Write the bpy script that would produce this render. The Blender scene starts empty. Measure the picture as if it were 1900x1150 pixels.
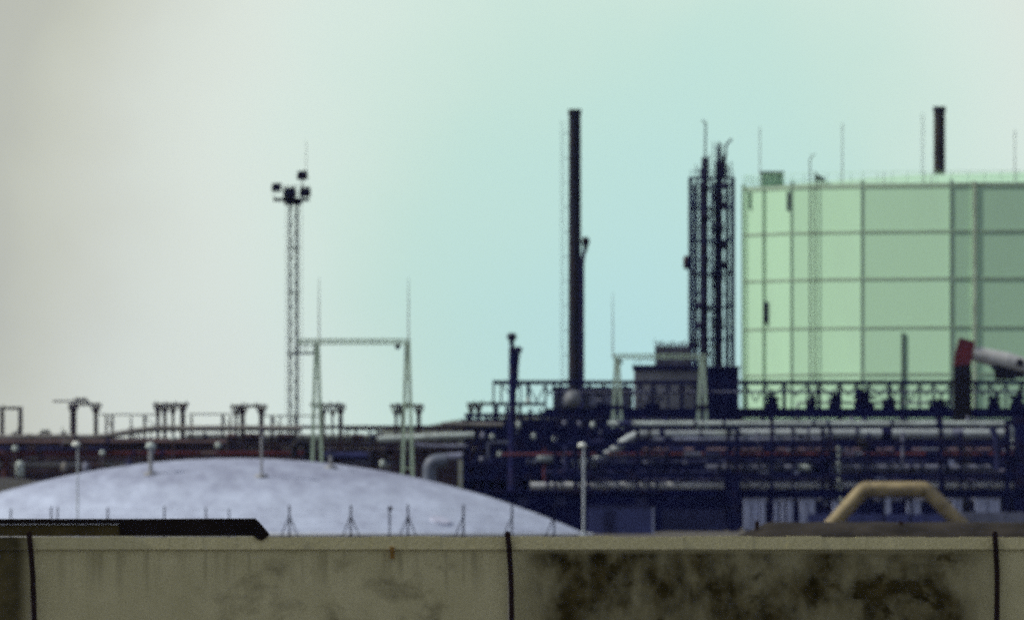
import bpy, bmesh, math, random
from mathutils import Vector, Matrix
random.seed(7)
SC = bpy.context.scene
COL = SC.collection

# ------------------------------------------------------------------ camera, sky, sun, exposure
F = 32000.0          # focal length in photograph pixels (long telephoto)
EYE = 1.7            # eye height, m
HY = 940.0           # horizon row in the photograph
cam_d = bpy.data.cameras.new('camera')
cam = bpy.data.objects.new('camera', cam_d); COL.objects.link(cam)
cam.location = (0, 0, EYE); cam.rotation_euler = (math.pi/2, 0, 0)
cam_d.sensor_width = 36.0; cam_d.lens = F/1900*36.0
cam_d.shift_y = (HY-575)/1900
cam_d.clip_start = 1.0; cam_d.clip_end = 20000.0
cam_d.dof.use_dof = True; cam_d.dof.focus_distance = 130.0
cam_d.dof.aperture_fstop = (cam_d.lens/1000)/0.046
SC.camera = cam
SUN_EL = math.radians(42); SUN_AZ = math.atan2(-1.0, -0.03)      # from +Y towards +X
sd = Vector((math.sin(SUN_AZ)*math.cos(SUN_EL), math.cos(SUN_AZ)*math.cos(SUN_EL), math.sin(SUN_EL)))
sl = bpy.data.lights.new('sun', 'SUN'); sl.energy = 3.6; sl.angle = math.radians(0.6); sl.color = (1.0, 0.95, 0.86)
so = bpy.data.objects.new('sun', sl); COL.objects.link(so)
so.rotation_euler = sd.to_track_quat('Z', 'Y').to_euler()
so.location = (-200, 500, 300)
W = bpy.data.worlds.new('World'); SC.world = W; W.use_nodes = True
nt = W.node_tree; nt.nodes.clear()
def wn(t, **k):
    n = nt.nodes.new(t)
    for a, b in k.items(): setattr(n, a, b)
    return n
sky = wn('ShaderNodeTexSky', sky_type='NISHITA', sun_disc=False, sun_elevation=SUN_EL, sun_rotation=SUN_AZ)
sky.altitude = 0; sky.air_density = 1.3; sky.dust_density = 3.0; sky.ozone_density = 2.0
tc = wn('ShaderNodeTexCoord')
# sky tint by direction: cyan centre, pale glow and warm dim edges painted in
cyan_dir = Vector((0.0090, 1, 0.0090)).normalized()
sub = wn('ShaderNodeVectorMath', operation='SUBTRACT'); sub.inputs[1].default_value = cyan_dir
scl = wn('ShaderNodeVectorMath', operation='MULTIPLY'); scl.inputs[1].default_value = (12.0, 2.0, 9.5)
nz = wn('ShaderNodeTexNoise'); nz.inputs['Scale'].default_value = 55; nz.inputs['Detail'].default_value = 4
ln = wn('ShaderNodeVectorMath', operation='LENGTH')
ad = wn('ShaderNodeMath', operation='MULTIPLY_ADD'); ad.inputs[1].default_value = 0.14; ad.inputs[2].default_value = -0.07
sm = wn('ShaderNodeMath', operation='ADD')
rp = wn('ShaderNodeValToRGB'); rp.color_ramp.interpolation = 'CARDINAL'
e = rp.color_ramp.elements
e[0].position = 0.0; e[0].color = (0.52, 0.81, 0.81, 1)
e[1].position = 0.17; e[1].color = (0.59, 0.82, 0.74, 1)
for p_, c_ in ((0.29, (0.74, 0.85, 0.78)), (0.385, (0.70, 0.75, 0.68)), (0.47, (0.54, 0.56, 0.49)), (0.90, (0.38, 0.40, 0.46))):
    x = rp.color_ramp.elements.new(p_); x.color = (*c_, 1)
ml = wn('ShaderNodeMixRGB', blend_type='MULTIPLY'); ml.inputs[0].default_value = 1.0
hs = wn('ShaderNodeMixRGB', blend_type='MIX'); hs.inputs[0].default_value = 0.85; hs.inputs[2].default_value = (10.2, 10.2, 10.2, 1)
bg = wn('ShaderNodeBackground'); bg.inputs['Strength'].default_value = 0.1
ow = wn('ShaderNodeOutputWorld')
L = nt.links.new
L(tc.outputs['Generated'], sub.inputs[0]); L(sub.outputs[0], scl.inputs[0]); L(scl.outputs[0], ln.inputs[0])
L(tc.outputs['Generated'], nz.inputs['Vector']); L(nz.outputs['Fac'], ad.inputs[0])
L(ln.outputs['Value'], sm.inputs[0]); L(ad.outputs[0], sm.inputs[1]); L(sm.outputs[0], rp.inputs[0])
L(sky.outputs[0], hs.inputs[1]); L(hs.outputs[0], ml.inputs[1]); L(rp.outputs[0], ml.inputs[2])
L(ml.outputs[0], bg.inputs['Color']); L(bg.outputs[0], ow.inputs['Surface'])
SC.view_settings.view_transform = 'Standard'; SC.view_settings.look = 'None'
SC.view_settings.exposure = 0.10; SC.view_settings.gamma = 1.0
SC.render.engine = 'CYCLES'
SC.cycles.use_denoising = False
SC.cycles.use_adaptive_sampling = True; SC.cycles.adaptive_threshold = 0.09; SC.cycles.adaptive_min_samples = 40
SC.cycles.max_bounces = 5; SC.cycles.volume_bounces = 1
SC.cycles.filter_width = 1.9

# ------------------------------------------------------------------ helpers
def P(px, py, d): return Vector(((px-950)*d/F, d, EYE+(HY-py)*d/F))
def X(px, d): return (px-950)*d/F
def Z(py, d): return EYE+(HY-py)*d/F

MATS = {}
def mat(name, color, rough=0.7, metal=0.0, var=0.25, scale=0.6, dirt=None, dirt_amt=0.4, stretch=(1, 1, 1), bump=0.0, thr=(0.5, 0.7), crown=None):
    if name in MATS: return MATS[name]
    m = bpy.data.materials.new(name); m.use_nodes = True
    t = m.node_tree; b = t.nodes['Principled BSDF']
    b.inputs['Roughness'].default_value = rough; b.inputs['Metallic'].default_value = metal
    b.inputs['Specular IOR Level'].default_value = .12 if max(color) < .1 else .4
    c = t.nodes.new('ShaderNodeTexCoord'); mp = t.nodes.new('ShaderNodeMapping'); mp.inputs['Scale'].default_value = stretch
    n1 = t.nodes.new('ShaderNodeTexNoise'); n1.inputs['Scale'].default_value = scale; n1.inputs['Detail'].default_value = 6
    r1 = t.nodes.new('ShaderNodeValToRGB')
    lo = [max(0, v*(1-var)) for v in color]; hi = [min(1, v*(1+var)) for v in color]
    r1.color_ramp.elements[0].position = .3; r1.color_ramp.elements[1].position = .7
    r1.color_ramp.elements[0].color = (*lo, 1); r1.color_ramp.elements[1].color = (*hi, 1)
    t.links.new(c.outputs['Object'], mp.inputs[0]); t.links.new(mp.outputs[0], n1.inputs['Vector']); t.links.new(n1.outputs['Fac'], r1.inputs[0])
    out = r1.outputs[0]
    if dirt:
        n2 = t.nodes.new('ShaderNodeTexNoise'); n2.inputs['Scale'].default_value = scale*1.7; n2.inputs['Detail'].default_value = 8; n2.inputs['Roughness'].default_value = .65
        r2 = t.nodes.new('ShaderNodeValToRGB'); r2.color_ramp.elements[0].position = thr[0]; r2.color_ramp.elements[1].position = thr[1]
        r2.color_ramp.elements[0].color = (0, 0, 0, 1); r2.color_ramp.elements[1].color = (dirt_amt,)*3+(1,)
        mx = t.nodes.new('ShaderNodeMixRGB'); mx.inputs[2].default_value = (*dirt, 1)
        if crown:                                                     # grime that has settled on the crown
            sx = t.nodes.new('ShaderNodeSeparateXYZ'); t.links.new(c.outputs['Object'], sx.inputs[0])
            mr = t.nodes.new('ShaderNodeMapRange'); mr.inputs[1].default_value = crown[0]; mr.inputs[2].default_value = crown[1]; mr.inputs[3].default_value = -.06; mr.inputs[4].default_value = .22
            t.links.new(sx.outputs['Z'], mr.inputs[0]); aa = t.nodes.new('ShaderNodeMath'); t.links.new(n2.outputs['Fac'], aa.inputs[0]); t.links.new(mr.outputs[0], aa.inputs[1])
            t.links.new(aa.outputs[0], r2.inputs[0])
        else: t.links.new(n2.outputs['Fac'], r2.inputs[0])
        t.links.new(mp.outputs[0], n2.inputs['Vector']); t.links.new(r2.outputs[0], mx.inputs[0])
        t.links.new(out, mx.inputs[1]); out = mx.outputs[0]
    t.links.new(out, b.inputs['Base Color'])
    if bump:
        bp = t.nodes.new('ShaderNodeBump'); bp.inputs['Strength'].default_value = bump; bp.inputs['Distance'].default_value = .02
        n3 = t.nodes.new('ShaderNodeTexNoise'); n3.inputs['Scale'].default_value = scale*20; n3.inputs['Detail'].default_value = 5
        t.links.new(c.outputs['Object'], n3.inputs['Vector']); t.links.new(n3.outputs['Fac'], bp.inputs['Height']); t.links.new(bp.outputs[0], b.inputs['Normal'])
    MATS[name] = m
    return m

class MB:
    def __init__(s): s.v = []; s.f = []; s.sm = []
    def _add(s, vs, fs, smooth=False):
        o = len(s.v); s.v += [Vector(v) for v in vs]
        for f in fs: s.f.append([i+o for i in f]); s.sm.append(smooth)
    def box(s, a, b):
        x0, x1 = sorted((a[0], b[0])); y0, y1 = sorted((a[1], b[1])); z0, z1 = sorted((a[2], b[2]))
        v = [(x0,y0,z0),(x1,y0,z0),(x1,y1,z0),(x0,y1,z0),(x0,y0,z1),(x1,y0,z1),(x1,y1,z1),(x0,y1,z1)]
        s._add(v, [(0,3,2,1),(4,5,6,7),(0,1,5,4),(1,2,6,5),(2,3,7,6),(3,0,4,7)]); return s
    def beam(s, a, b, w, h=None):
        a = Vector(a); b = Vector(b); h = h or w; d = (b-a).normalized()
        u = d.cross(Vector((0, 1, 0)))
        if u.length < .05: u = Vector((1, 0, 0))
        u.normalize(); n = d.cross(u).normalized()
        vs = []
        for p in (a, b):
            for i, j in ((-1,-1),(1,-1),(1,1),(-1,1)): vs.append(p+u*(i*w/2)+n*(j*h/2))
        s._add(vs, [(0,1,2,3),(7,6,5,4),(0,4,5,1),(1,5,6,2),(2,6,7,3),(3,7,4,0)]); return s
    def tube(s, a, b, r, r2=None, n=12, caps=True):
        a = Vector(a); b = Vector(b); r2 = r if r2 is None else r2; d = (b-a).normalized()
        u = d.orthogonal().normalized(); w = d.cross(u)
        ring = lambda p, q: [p+(u*math.cos(2*math.pi*k/n)+w*math.sin(2*math.pi*k/n))*q for k in range(n)]
        s._add(ring(a, r)+ring(b, r2), [(k, (k+1) % n, n+(k+1) % n, n+k) for k in range(n)], True)
        if caps:
            s._add(ring(a, r), [tuple(reversed(range(n)))]); s._add(ring(b, r2), [tuple(range(n))])
        return s
    def path(s, pts, r, n=12, bend=None):
        pts = [Vector(p) for p in pts]
        out = [pts[0]]
        bend = bend or r*2.2
        for i in range(1, len(pts)-1):                     # rounded elbows
            p, a, b = pts[i], pts[i-1], pts[i+1]
            da = (a-p); db = (b-p); k = min(bend, da.length*.45, db.length*.45)
            q0 = p+da.normalized()*k; q1 = p+db.normalized()*k
            for t in (0, .25, .5, .75, 1): out.append(q0*(1-t)**2+p*2*t*(1-t)+q1*t*t)
        out.append(pts[-1])
        rings = []; u = None
        for i, p in enumerate(out):
            d = (out[min(i+1, len(out)-1)]-out[max(i-1, 0)]).normalized()
            u = d.orthogonal().normalized() if u is None else (u-d*u.dot(d)).normalized()
            w = d.cross(u)
            rings.append([p+(u*math.cos(2*math.pi*k/n)+w*math.sin(2*math.pi*k/n))*r for k in range(n)])
        vs = [v for g in rings for v in g]
        s._add(vs, [(i*n+k, i*n+(k+1) % n, (i+1)*n+(k+1) % n, (i+1)*n+k) for i in range(len(rings)-1) for k in range(n)], True)
        s._add(rings[0], [tuple(reversed(range(n)))]); s._add(rings[-1], [tuple(range(n))]); return s
    def lathe(s, c, prof, n=24, ax=0):
        c = Vector(c); vs = []
        for r, z in prof:
            for k in range(n):
                a = 2*math.pi*k/n; q = (r*math.cos(a), r*math.sin(a), z)
                if ax == 1: q = (z, r*math.cos(a), r*math.sin(a))     # axis along X
                if ax == 2: q = (r*math.sin(a), z, r*math.cos(a))     # axis along Y
                vs.append(c+Vector(q))
        s._add(vs, [(i*n+k, i*n+(k+1) % n, (i+1)*n+(k+1) % n, (i+1)*n+k) for i in range(len(prof)-1) for k in range(n)], True); return s
    def prism(s, poly, y0, y1):                              # polygon in X-Z, extruded along Y
        n = len(poly)
        vs = [(p[0], y0, p[1]) for p in poly]+[(p[0], y1, p[1]) for p in poly]
        s._add(vs, [tuple(range(n)), tuple(reversed(range(n, 2*n)))]+[(k, n+k, n+(k+1) % n, (k+1) % n) for k in range(n)]); return s
    def build(s, name, m, parent=None):
        base = WL[parent.name] if parent else None
        if base is None:
            lo = [min(v[i] for v in s.v) for i in range(3)]; hi = [max(v[i] for v in s.v) for i in range(3)]
            base = Vector(((lo[0]+hi[0])/2, (lo[1]+hi[1])/2, lo[2]))
        me = bpy.data.meshes.new(name)
        me.from_pydata([v-base for v in s.v], [], s.f)
        me.polygons.foreach_set('use_smooth', s.sm)
        bm = bmesh.new(); bm.from_mesh(me); bmesh.ops.recalc_face_normals(bm, faces=bm.faces); bm.to_mesh(me); bm.free()
        me.materials.append(m); me.update()
        o = bpy.data.objects.new(name, me); COL.objects.link(o)
        if parent: o.parent = parent
        else: o.location = base
        WL[o.name] = base
        return o
WL = {}
def tag(o, label, cat, group=None):
    o['label'] = label; o['category'] = cat
    if group: o['group'] = group
    return o
def thing(name, label, cat, loc, group=None):
    o = bpy.data.objects.new(name, None); COL.objects.link(o); o.location = loc; o.empty_display_size = .3
    WL[o.name] = Vector(loc); return tag(o, label, cat, group)
def dup(root, loc, label, group=None):
    r = root.copy(); COL.objects.link(r); r.location = loc; r['label'] = label; WL[r.name] = Vector(loc)
    if group: r['group'] = group
    for ch in list(root.children):
        c = ch.copy(); COL.objects.link(c); c.parent = r
        for g in list(ch.children):
            q = g.copy(); COL.objects.link(q); q.parent = c
    return r
def structure(o, kind='structure'): o['kind'] = kind; return o

# ------------------------------------------------------------------ materials
navy = mat('shadow_blue_steel', (.006, .008, .054), .6, 0, .4, .8, (.06, .035, .03), .5)  # blue shadow tint painted into the steel's base colour
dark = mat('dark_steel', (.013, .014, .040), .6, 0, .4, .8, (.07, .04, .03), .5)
rust = mat('rusty_steel', (.052, .037, .042), .75, 0, .4, .8, (.10, .045, .03), .6)
soot = mat('sooty_steel', (.014, .016, .024), .7, 0, .35, .5, (.05, .034, .022), .6, (1, 1, .3))
pale_green = mat('pale_green_paint', (.55, .72, .52), .55, 0, .12, .8, (.25, .28, .2), .4)
tank_green = mat('tank_green_paint', (.41, .66, .45), .6, 0, .07, .05, (.32, .47, .36), .45, (1, 1, .25))
tank_rib = mat('tank_rib_paint', (.33, .47, .34), .6, 0, .15, .3)
pipe_pale = mat('pale_lagging', (.40, .47, .44), .5, 0, .25, .5, (.14, .15, .16), .6)
pipe_grey = mat('grey_lagging', (.15, .165, .23), .55, 0, .3, .5, (.06, .06, .08), .6)
pipe_olive = mat('olive_grey_lagging', (.17, .165, .15), .6, 0, .3, .5, (.06, .06, .05), .6)
pipe_dark = mat('dark_pipe_paint', (.022, .025, .075), .5, 0, .4, .6)
pipe_red = mat('red_pipe_paint', (.105, .02, .03), .5, 0, .3, .6, (.05, .02, .02), .6)
pipe_brown = mat('brown_pipe_paint', (.12, .075, .072), .6, 0, .35, .6)
white = mat('white_paint', (.75, .78, .78), .5, 0, .06, .5)
lamp_white = mat('lamp_shell', (.72, .78, .72), .4, 0, .05, 2)
blue_pale = mat('pale_blue_cladding', (.30, .34, .48), .6, 0, .2, .7, (.18, .2, .3), .5)
blue_shed = mat('blue_grey_cladding', (.035, .045, .15), .6, 0, .25, .8)
grey_clad = mat('grey_cladding', (.24, .25, .255), .65, 0, .25, .4, (.07, .07, .08), .5)
ochre = mat('ochre_paint', (.25, .205, .105), .75, 0, .3, 1.6, (.11, .085, .05), .7)
redm = mat('dark_red_paint', (.13, .012, .018), .5, 0, .3, .9)
black = mat('black_paint', (.012, .011, .014), .6, 0, .3, 1.0)
backing = mat('shade_blue_cladding', (.003, .004, .040), .85, 0, .5, .3, (.012, .012, .045), .6)  # dark blue shade behind the pipes painted as cladding colour
brick = mat('brown_cladding', (.042, .030, .034), .8, 0, .5, .35, (.075, .05, .05), .7)

# ------------------------------------------------------------------ ground and hill
def ground():
    b = MB()
    xs = [-2400, -400, -60, 60, 400, 2400]; ys = [-40, 195, 260, 700, 1500, 3000, 5900]
    v = [(x, y, 0) for y in ys for x in xs]; n = len(xs)
    b._add(v, [(j*n+i, j*n+i+1, (j+1)*n+i+1, (j+1)*n+i) for j in range(len(ys)-1) for i in range(n-1)])
    return structure(b.build('ground', mat('dusty_ground', (.075, .07, .058), .95, 0, .3, .08, (.05, .055, .03), .6)))
ground()
def hill():
    b = MB(); pr = [(-2300, 6), (-150, 16), (-60, 18), (-35, 19), (-20, 21), (-14, 22.2), (0, 23), (20, 23.5), (60, 24), (200, 26), (700, 34), (2300, 20)]
    def top(x):
        for (a, ha), (c, hc) in zip(pr, pr[1:]):
            if a <= x <= c: return ha+(hc-ha)*(x-a)/(c-a)
    xs = [-2300+i*60 for i in range(36)]+[-140+i*3 for i in range(94)]+[140+i*60 for i in range(1, 37)]
    xs = [x for x in xs if x <= 2300]; rows = [3800, 3880, 3950, 4000, 4080, 4250]; fr = [0, .35, .75, 1, .8, 0]
    v = [(x, y, -.3+top(x)*f+(random.uniform(-.5, .5) if 0 < f else 0)) for y, f in zip(rows, fr) for x in xs]; n = len(xs)
    b._add(v, [(j*n+i, j*n+i+1, (j+1)*n+i+1, (j+1)*n+i) for j in range(len(rows)-1) for i in range(n-1)], True)
    return structure(b.build('hill', mat('scrub_hillside', (.060, .070, .050), .95, 0, .5, .06, (.10, .09, .07), .6)))
hill()

# ------------------------------------------------------------------ foreground wall (200 m)
def wall():
    D = 200.0
    wm = bpy.data.materials.new('weathered_concrete'); wm.use_nodes = True
    t = wm.node_tree; bs = t.nodes['Principled BSDF']; bs.inputs['Roughness'].default_value = .95; bs.inputs['Specular IOR Level'].default_value = .1
    N = t.nodes.new; K = t.links.new
    geo = N('ShaderNodeNewGeometry')
    def noise(sc, det, stretch=(1, 1, 1), off=(0, 0, 0)):
        mp = N('ShaderNodeMapping'); mp.inputs['Scale'].default_value = stretch; mp.inputs['Location'].default_value = off
        K(geo.outputs['Position'], mp.inputs[0])
        n = N('ShaderNodeTexNoise'); n.inputs['Scale'].default_value = sc; n.inputs['Detail'].default_value = det; n.inputs['Roughness'].default_value = .6
        K(mp.outputs[0], n.inputs['Vector']); return n.outputs['Fac']
    def ramp(src, p0, p1, c0=(0, 0, 0, 1), c1=(1, 1, 1, 1)):
        r = N('ShaderNodeValToRGB'); r.color_ramp.elements[0].position = p0; r.color_ramp.elements[1].position = p1
        r.color_ramp.elements[0].color = c0; r.color_ramp.elements[1].color = c1; K(src, r.inputs[0]); return r.outputs[0]
    def rng(src, a, b, c=0, d=1):
        m = N('ShaderNodeMapRange'); m.interpolation_type = 'SMOOTHSTEP'
        for i, v in zip((1, 2, 3, 4), (a, b, c, d)): m.inputs[i].default_value = v
        K(src, m.inputs[0]); return m.outputs[0]
    def op(o, a, b):
        m = N('ShaderNodeMath'); m.operation = o
        for i, q in ((0, a), (1, b)):
            if isinstance(q, float): m.inputs[i].default_value = q
            else: K(q, m.inputs[i])
        return m.outputs[0]
    def mix(f, a, b):
        m = N('ShaderNodeMixRGB'); K(f, m.inputs[0])
        for i, q in ((1, a), (2, b)):
            if isinstance(q, tuple): m.inputs[i].default_value = (*q, 1)
            else: K(q, m.inputs[i])
        return m.outputs[0]
    sep = N('ShaderNodeSeparateXYZ'); K(geo.outputs['Position'], sep.inputs[0])
    px, pz = sep.outputs['X'], sep.outputs['Z']
    base = mix(ramp(noise(2.2, 10), .3, .7), (.50, .47, .235), (.70, .66, .375))
    base = mix(ramp(noise(55.0, 3), .35, .68), base, mix(ramp(noise(70.0, 2, (1, 1, 1), (5, 1, 2)), .4, .6), (.31, .285, .16), (.60, .57, .39)))
    crack = ramp(noise(1.1, 12, (1, 1, .7), (4, 4, 4)), .497, .503)
    # lichen blotches: a few on the middle panel, heavy damp stain on the right-hand panel below the coping
    blot = ramp(noise(1.7, 7, (1, 1, 1.2), (3.1, 0, 7.7)), .50, .66)
    streak = ramp(noise(1.35, 8, (1.25, 1, .9), (9, 0, 1)), .36, .66)
    right = op('MULTIPLY', rng(px, X(930, D), X(1030, D)), rng(px, X(1870, D), X(1760, D)))
    left = rng(px, X(70, D), X(30, D))
    mid = op('MULTIPLY', op('MULTIPLY', rng(px, X(330, D), X(460, D)), rng(px, X(940, D), X(800, D))), rng(pz, Z(1020, D), Z(1060, D)))
    below = rng(pz, Z(1014, D), Z(1030, D))
    low = rng(pz, Z(1200, D), Z(1100, D), .55, 1.0)
    heavy = op('MULTIPLY', op('MULTIPLY', right, below), op('MAXIMUM', op('MULTIPLY', streak, low), op('MULTIPLY', blot, .9)))
    heavy = op('ADD', op('MULTIPLY', heavy, .72), op('MULTIPLY', op('MULTIPLY', right, below), .52))
    stain = op('MAXIMUM', heavy, op('MAXIMUM', op('MULTIPLY', left, .93), op('MULTIPLY', op('MULTIPLY', blot, mid), .62)))
    drip = op('MULTIPLY', ramp(noise(1.0, 5, (7.5, 1, .45), (2, 3, 8)), .50, .72), op('MULTIPLY', below, rng(pz, Z(1130, D), Z(1030, D), 0, .5)))
    stain = op('MAXIMUM', stain, drip)
    c = mix(stain, base, mix(ramp(noise(5, 4, (1, 1, 1), (2, 5, 3)), .35, .65), (.020, .016, .004), (.080, .064, .022)))
    K(c, bs.inputs['Base Color'])
    bp = N('ShaderNodeBump'); bp.inputs['Strength'].default_value = .5; bp.inputs['Distance'].default_value = .01
    K(noise(40, 8), bp.inputs['Height']); K(bp.outputs[0], bs.inputs['Normal'])
    edges = [-860, 58, 944, 1848, 2750]
    root = thing('concrete_wall', 'long low weathered concrete wall in the foreground with a pale coping and dark damp stains', 'wall', (X(950, D), D, 0))
    for a, c_ in zip(edges, edges[1:]):
        b = MB(); b.box((X(a, D)+.012, D, -.1), (X(c_, D)-.012, D+.22, Z(1019, D))); b.build('panel', wm, root)
        b = MB(); y0 = D-.035; z0, z1 = Z(1019, D)+.002, Z(995, D)
        n = 14
        for k in range(n):                                            # slightly uneven coping
            xa = X(a, D)+.012+(X(c_, D)-X(a, D)-.024)*k/n; xb = X(a, D)+.012+(X(c_, D)-X(a, D)-.024)*(k+1)/n
            b.box((xa, y0+random.uniform(-.003, .003), z0), (xb, D+.26, z1+random.uniform(-.009, .006)))
        b.build('coping', wm, root)
    b = MB(); b.box((X(724, D), D-.055, Z(1036, D)), (X(732, D), D-.037, Z(1014, D))); b.tube((X(728, D), D-.075, Z(1020, D)), (X(728, D), D-.037, Z(1020, D)), .022)
    b.build('bracket', mat('yellow_rust', (.23, .13, .02), .8), root)
    for (t0, t1, lab) in ((54, 64, 'leftmost dark rusty post on the wall beside the brown stained panel'), (942, 950, 'dark rusty post at the middle joint of the concrete wall'), (1846, 1850, 'rightmost dark rusty post at the right joint of the concrete wall')):
        D2 = D-.10; zb = -.05; slope = (t1-t0)/155.0
        b = MB()
        pts = [(t0+slope*(y-990)+(2.0*math.sin((y-990)/45.0)), y) for y in (988, 1020, 1060, 1100, 1150, 1215)]
        for (xa, ya), (xb, yb) in zip(pts, pts[1:]):
            b.beam(P(xa, ya, D2), P(xb, yb+1, D2), .062, .05)
        b.tube(P(pts[0][0], 988, D2), P(pts[0][0], 985, D2), .026)
        tag(b.build('steel_post', mat('black_rust', (.018, .010, .010), .85, 0, .4, 6), None), lab, 'post', 'rusty posts along the foreground wall')
wall()
def beam_on_wall():
    D = 200.0
    z0 = Z(994, D)+.004
    r = thing('timber_beam', 'long black tarred beam lying on the left part of the concrete wall, end cut aslant', 'beam', (X(200, D), D+.1, z0))
    b = MB(); b.prism([(X(222, D), z0), (X(222, D), Z(962, D)), (X(473, D), Z(961, D)), (X(480, D), Z(967, D)), (X(500, D), Z(990, D)), (X(498, D), z0)], D-.03, D+.20)
    b.build('tarred_block', mat('black_tar', (.010, .007, .006), .8, 0, .3, 3), r)
    b = MB(); b.box((X(-900, D), D-.05, Z(972, D)), (X(222, D)-.003, D+.2, Z(962, D))); b.build('top_board', MATS['black_tar'], r)
    b = MB(); b.box((X(-900, D), D-.01, z0), (X(222, D)-.003, D+.17, Z(972, D)-.002)); b.build('fascia_board', mat('olive_board', (.075, .060, .022), .85, 0, .3, 4, (.04, .03, .01), .5), r)
    b = MB(); b.prism([(X(470, D), Z(993, D)), (X(500, D), Z(992, D)), (X(487, D), Z(1002, D)), (X(478, D), Z(1000, D))], D-.075, D-.04)
    b.build('hanging_flap', MATS['black_tar'], r)
beam_on_wall()

# ------------------------------------------------------------------ earth bank with stakes (330 m)
def bank():
    b = MB(); D = 330.0; xs = [X(1352, D)+i*.25 for i in range(64)]
    rows = [(D-3.0, -.1), (D-1.7, .80), (D-.9, .97), (D, 1), (D+1.5, .99), (D+4, -.1)]
    v = []
    for y, f in rows:
        for i, x in enumerate(xs):
            h = Z(968, D)-(.0 if i > 2 else (.12*(3-i)))
            v.append((x, y, h*f+(random.uniform(-.012, .012) if f > 0 else 0)))
    n = len(xs)
    b._add(v, [(j*n+i, j*n+i+1, (j+1)*n+i+1, (j+1)*n+i) for j in range(len(rows)-1) for i in range(n-1)], True)
    structure(b.build('earth_bank', mat('brown_earth', (.024, .021, .017), .95, 0, .5, 1.2, (.009, .008, .008), .85)))
    for px, top, lab in ((1672, 966, 'brown timber stake standing on the dark earth bank'), (1404, 966, 'short stub post at the left end of the earth bank')):
        b = MB(); b.beam(P(px+1, 1000, D-.9), P(px, top, D-.9), .07, .07); b.beam(P(px-3, top+8, D-.96), P(px+4, top+8, D-.96), .03)
        tag(b.build('stake', mat('stake_wood', (.04, .022, .016), .9)), lab, 'stake')
bank()

# ------------------------------------------------------------------ fence before the dome (700 m)
def fence():
    D = 700.0
    r = thing('wire_fence', 'wire fence on thin dark braced posts in front of the white dome', 'fence', (X(500, D), D, 0))
    for px, kind, top in ((20, 0, 945), (95, 0, 941), (107, 0, 941), (200, 0, 943), (305, 0, 940), (382, 0, 942), (425, 0, 945), (537, 2, 938), (651, 2, 938), (757, 2, 937), (860, 1, 937), (950, 1, 937), (1028, 1, 937)):
        w = .075 if kind else .065
        b = MB(); b.beam((X(px, D), D, 0), P(px, top, D), w, w); b.tube(P(px, top, D), P(px, top-2, D), w*.6, .01, 8); b.build('post', dark, r)
        if kind:
            for sgn in ((-1, 1) if kind == 2 else (-1,)):
                b = MB(); b.beam(P(px+sgn*.6, 958, D), (X(px+sgn*25, D), D+sgn*.4, 0.02), .05, .05); b.build('brace', dark, r)
    b = MB()
    for y in (945, 957, 969, 982, 995): b.tube(P(-100, y, D), P(1045, y, D), .0022, n=6)
    b.build('wire', dark, r)
    r = thing('sign_post', 'thin post with a small round dark sign between two braced fence posts', 'sign', (X(723, D), D-.3, 0))
    b = MB(); b.tube((X(723, D), D-.3, 0), P(723, 944, D-.3), .035); b.build('pole', dark, r)
    b = MB(); b.tube(P(724, 943, D-.37), P(724, 943, D-.33), .10, n=18); b.build('sign_plate', dark, r)
fence()

# ------------------------------------------------------------------ white dome (1000 m)
DD = 1000.0; RS = 48.8; DZ = 4.52-RS; DX = X(440, DD)
def dome_y(px, py):
    x = X(px, DD)-DX; z = Z(py, DD)-DZ
    return DD-math.sqrt(max(0, RS*RS-z*z-x*x))
def dome():
    r = thing('domed_tank', 'wide low white domed tank roof behind the wire fence', 'tank', (DX, DD, 0))
    b = MB(); th = math.acos((0-DZ)/RS); prof = [(RS*math.sin(th*(1-k/28)), DZ+RS*math.cos(th*(1-k/28))) for k in range(28)]+[(.01, DZ+RS)]
    b.lathe((DX, DD, 0), prof, 96)
    b.build('dome', mat('white_dome_paint', (.385, .445, .56), .7, 0, .10, .6, (.13, .14, .21), .74, (1, .30, 1.2), thr=(.34, .86), crown=(2.2, 3.5)), r)
    b = MB(); rr = RS*math.sin(th); b.lathe((DX, DD, 0), [(rr-.1, .02), (rr+.15, .02), (rr+.15, .22), (rr-.3, .22)], 96); b.build('rim', white, r)
dome()
def vent(px, ybase, ytop, rad, head, lab, pale=False):
    y = dome_y(px, ybase); base = Vector((X(px, DD), y, Z(ybase, DD)-.05))
    r = thing('vent_pipe', lab, 'vent', base, 'vents on the white dome')
    b = MB(); b.tube(base, base+Vector((0, 0, .18)), .42, .34, 20); b.build('flange', grey_clad, r)
    h = (ybase-ytop)*DD/F
    b = MB(); b.tube(base+Vector((0, 0, .15)), base+Vector((0, 0, h)), rad, n=10); b.build('riser', grey_clad, r)
    b = MB(); t = base+Vector((0, 0, h)); b.lathe(t, [(.01, .22), (head*.6, .18), (head, .02), (head, -.1), (rad, -.14)], 16); b.build('cap', pipe_pale if pale else dark, r)
vent(285, 880, 826, .12, .28, 'grey vent pipe with a pale round head on the left of the white dome', True)
vent(490, 884, 800, .07, .14, 'tallest thin vent pipe, rising from the top middle of the white dome')
vent(615, 868, 838, .10, .2, 'shortest vent pipe, low dark cap on the right of the dome crest')
def manhole():
    px, py = 818, 966; y = dome_y(px, py); c = Vector((X(px, DD), y, Z(py, DD)))
    n = Vector((c.x-DX, c.y-DD, c.z-DZ)).normalized()
    b = MB(); b.tube(c-n*.1, c+n*.10, .62, .58, 28)
    tag(b.build('manhole_cover', mat('worn_white_paint', (.42, .45, .56), .6, 0, .15, 1)), 'round raised manhole cover low on the right slope of the white dome', 'manhole')
manhole()
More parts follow.
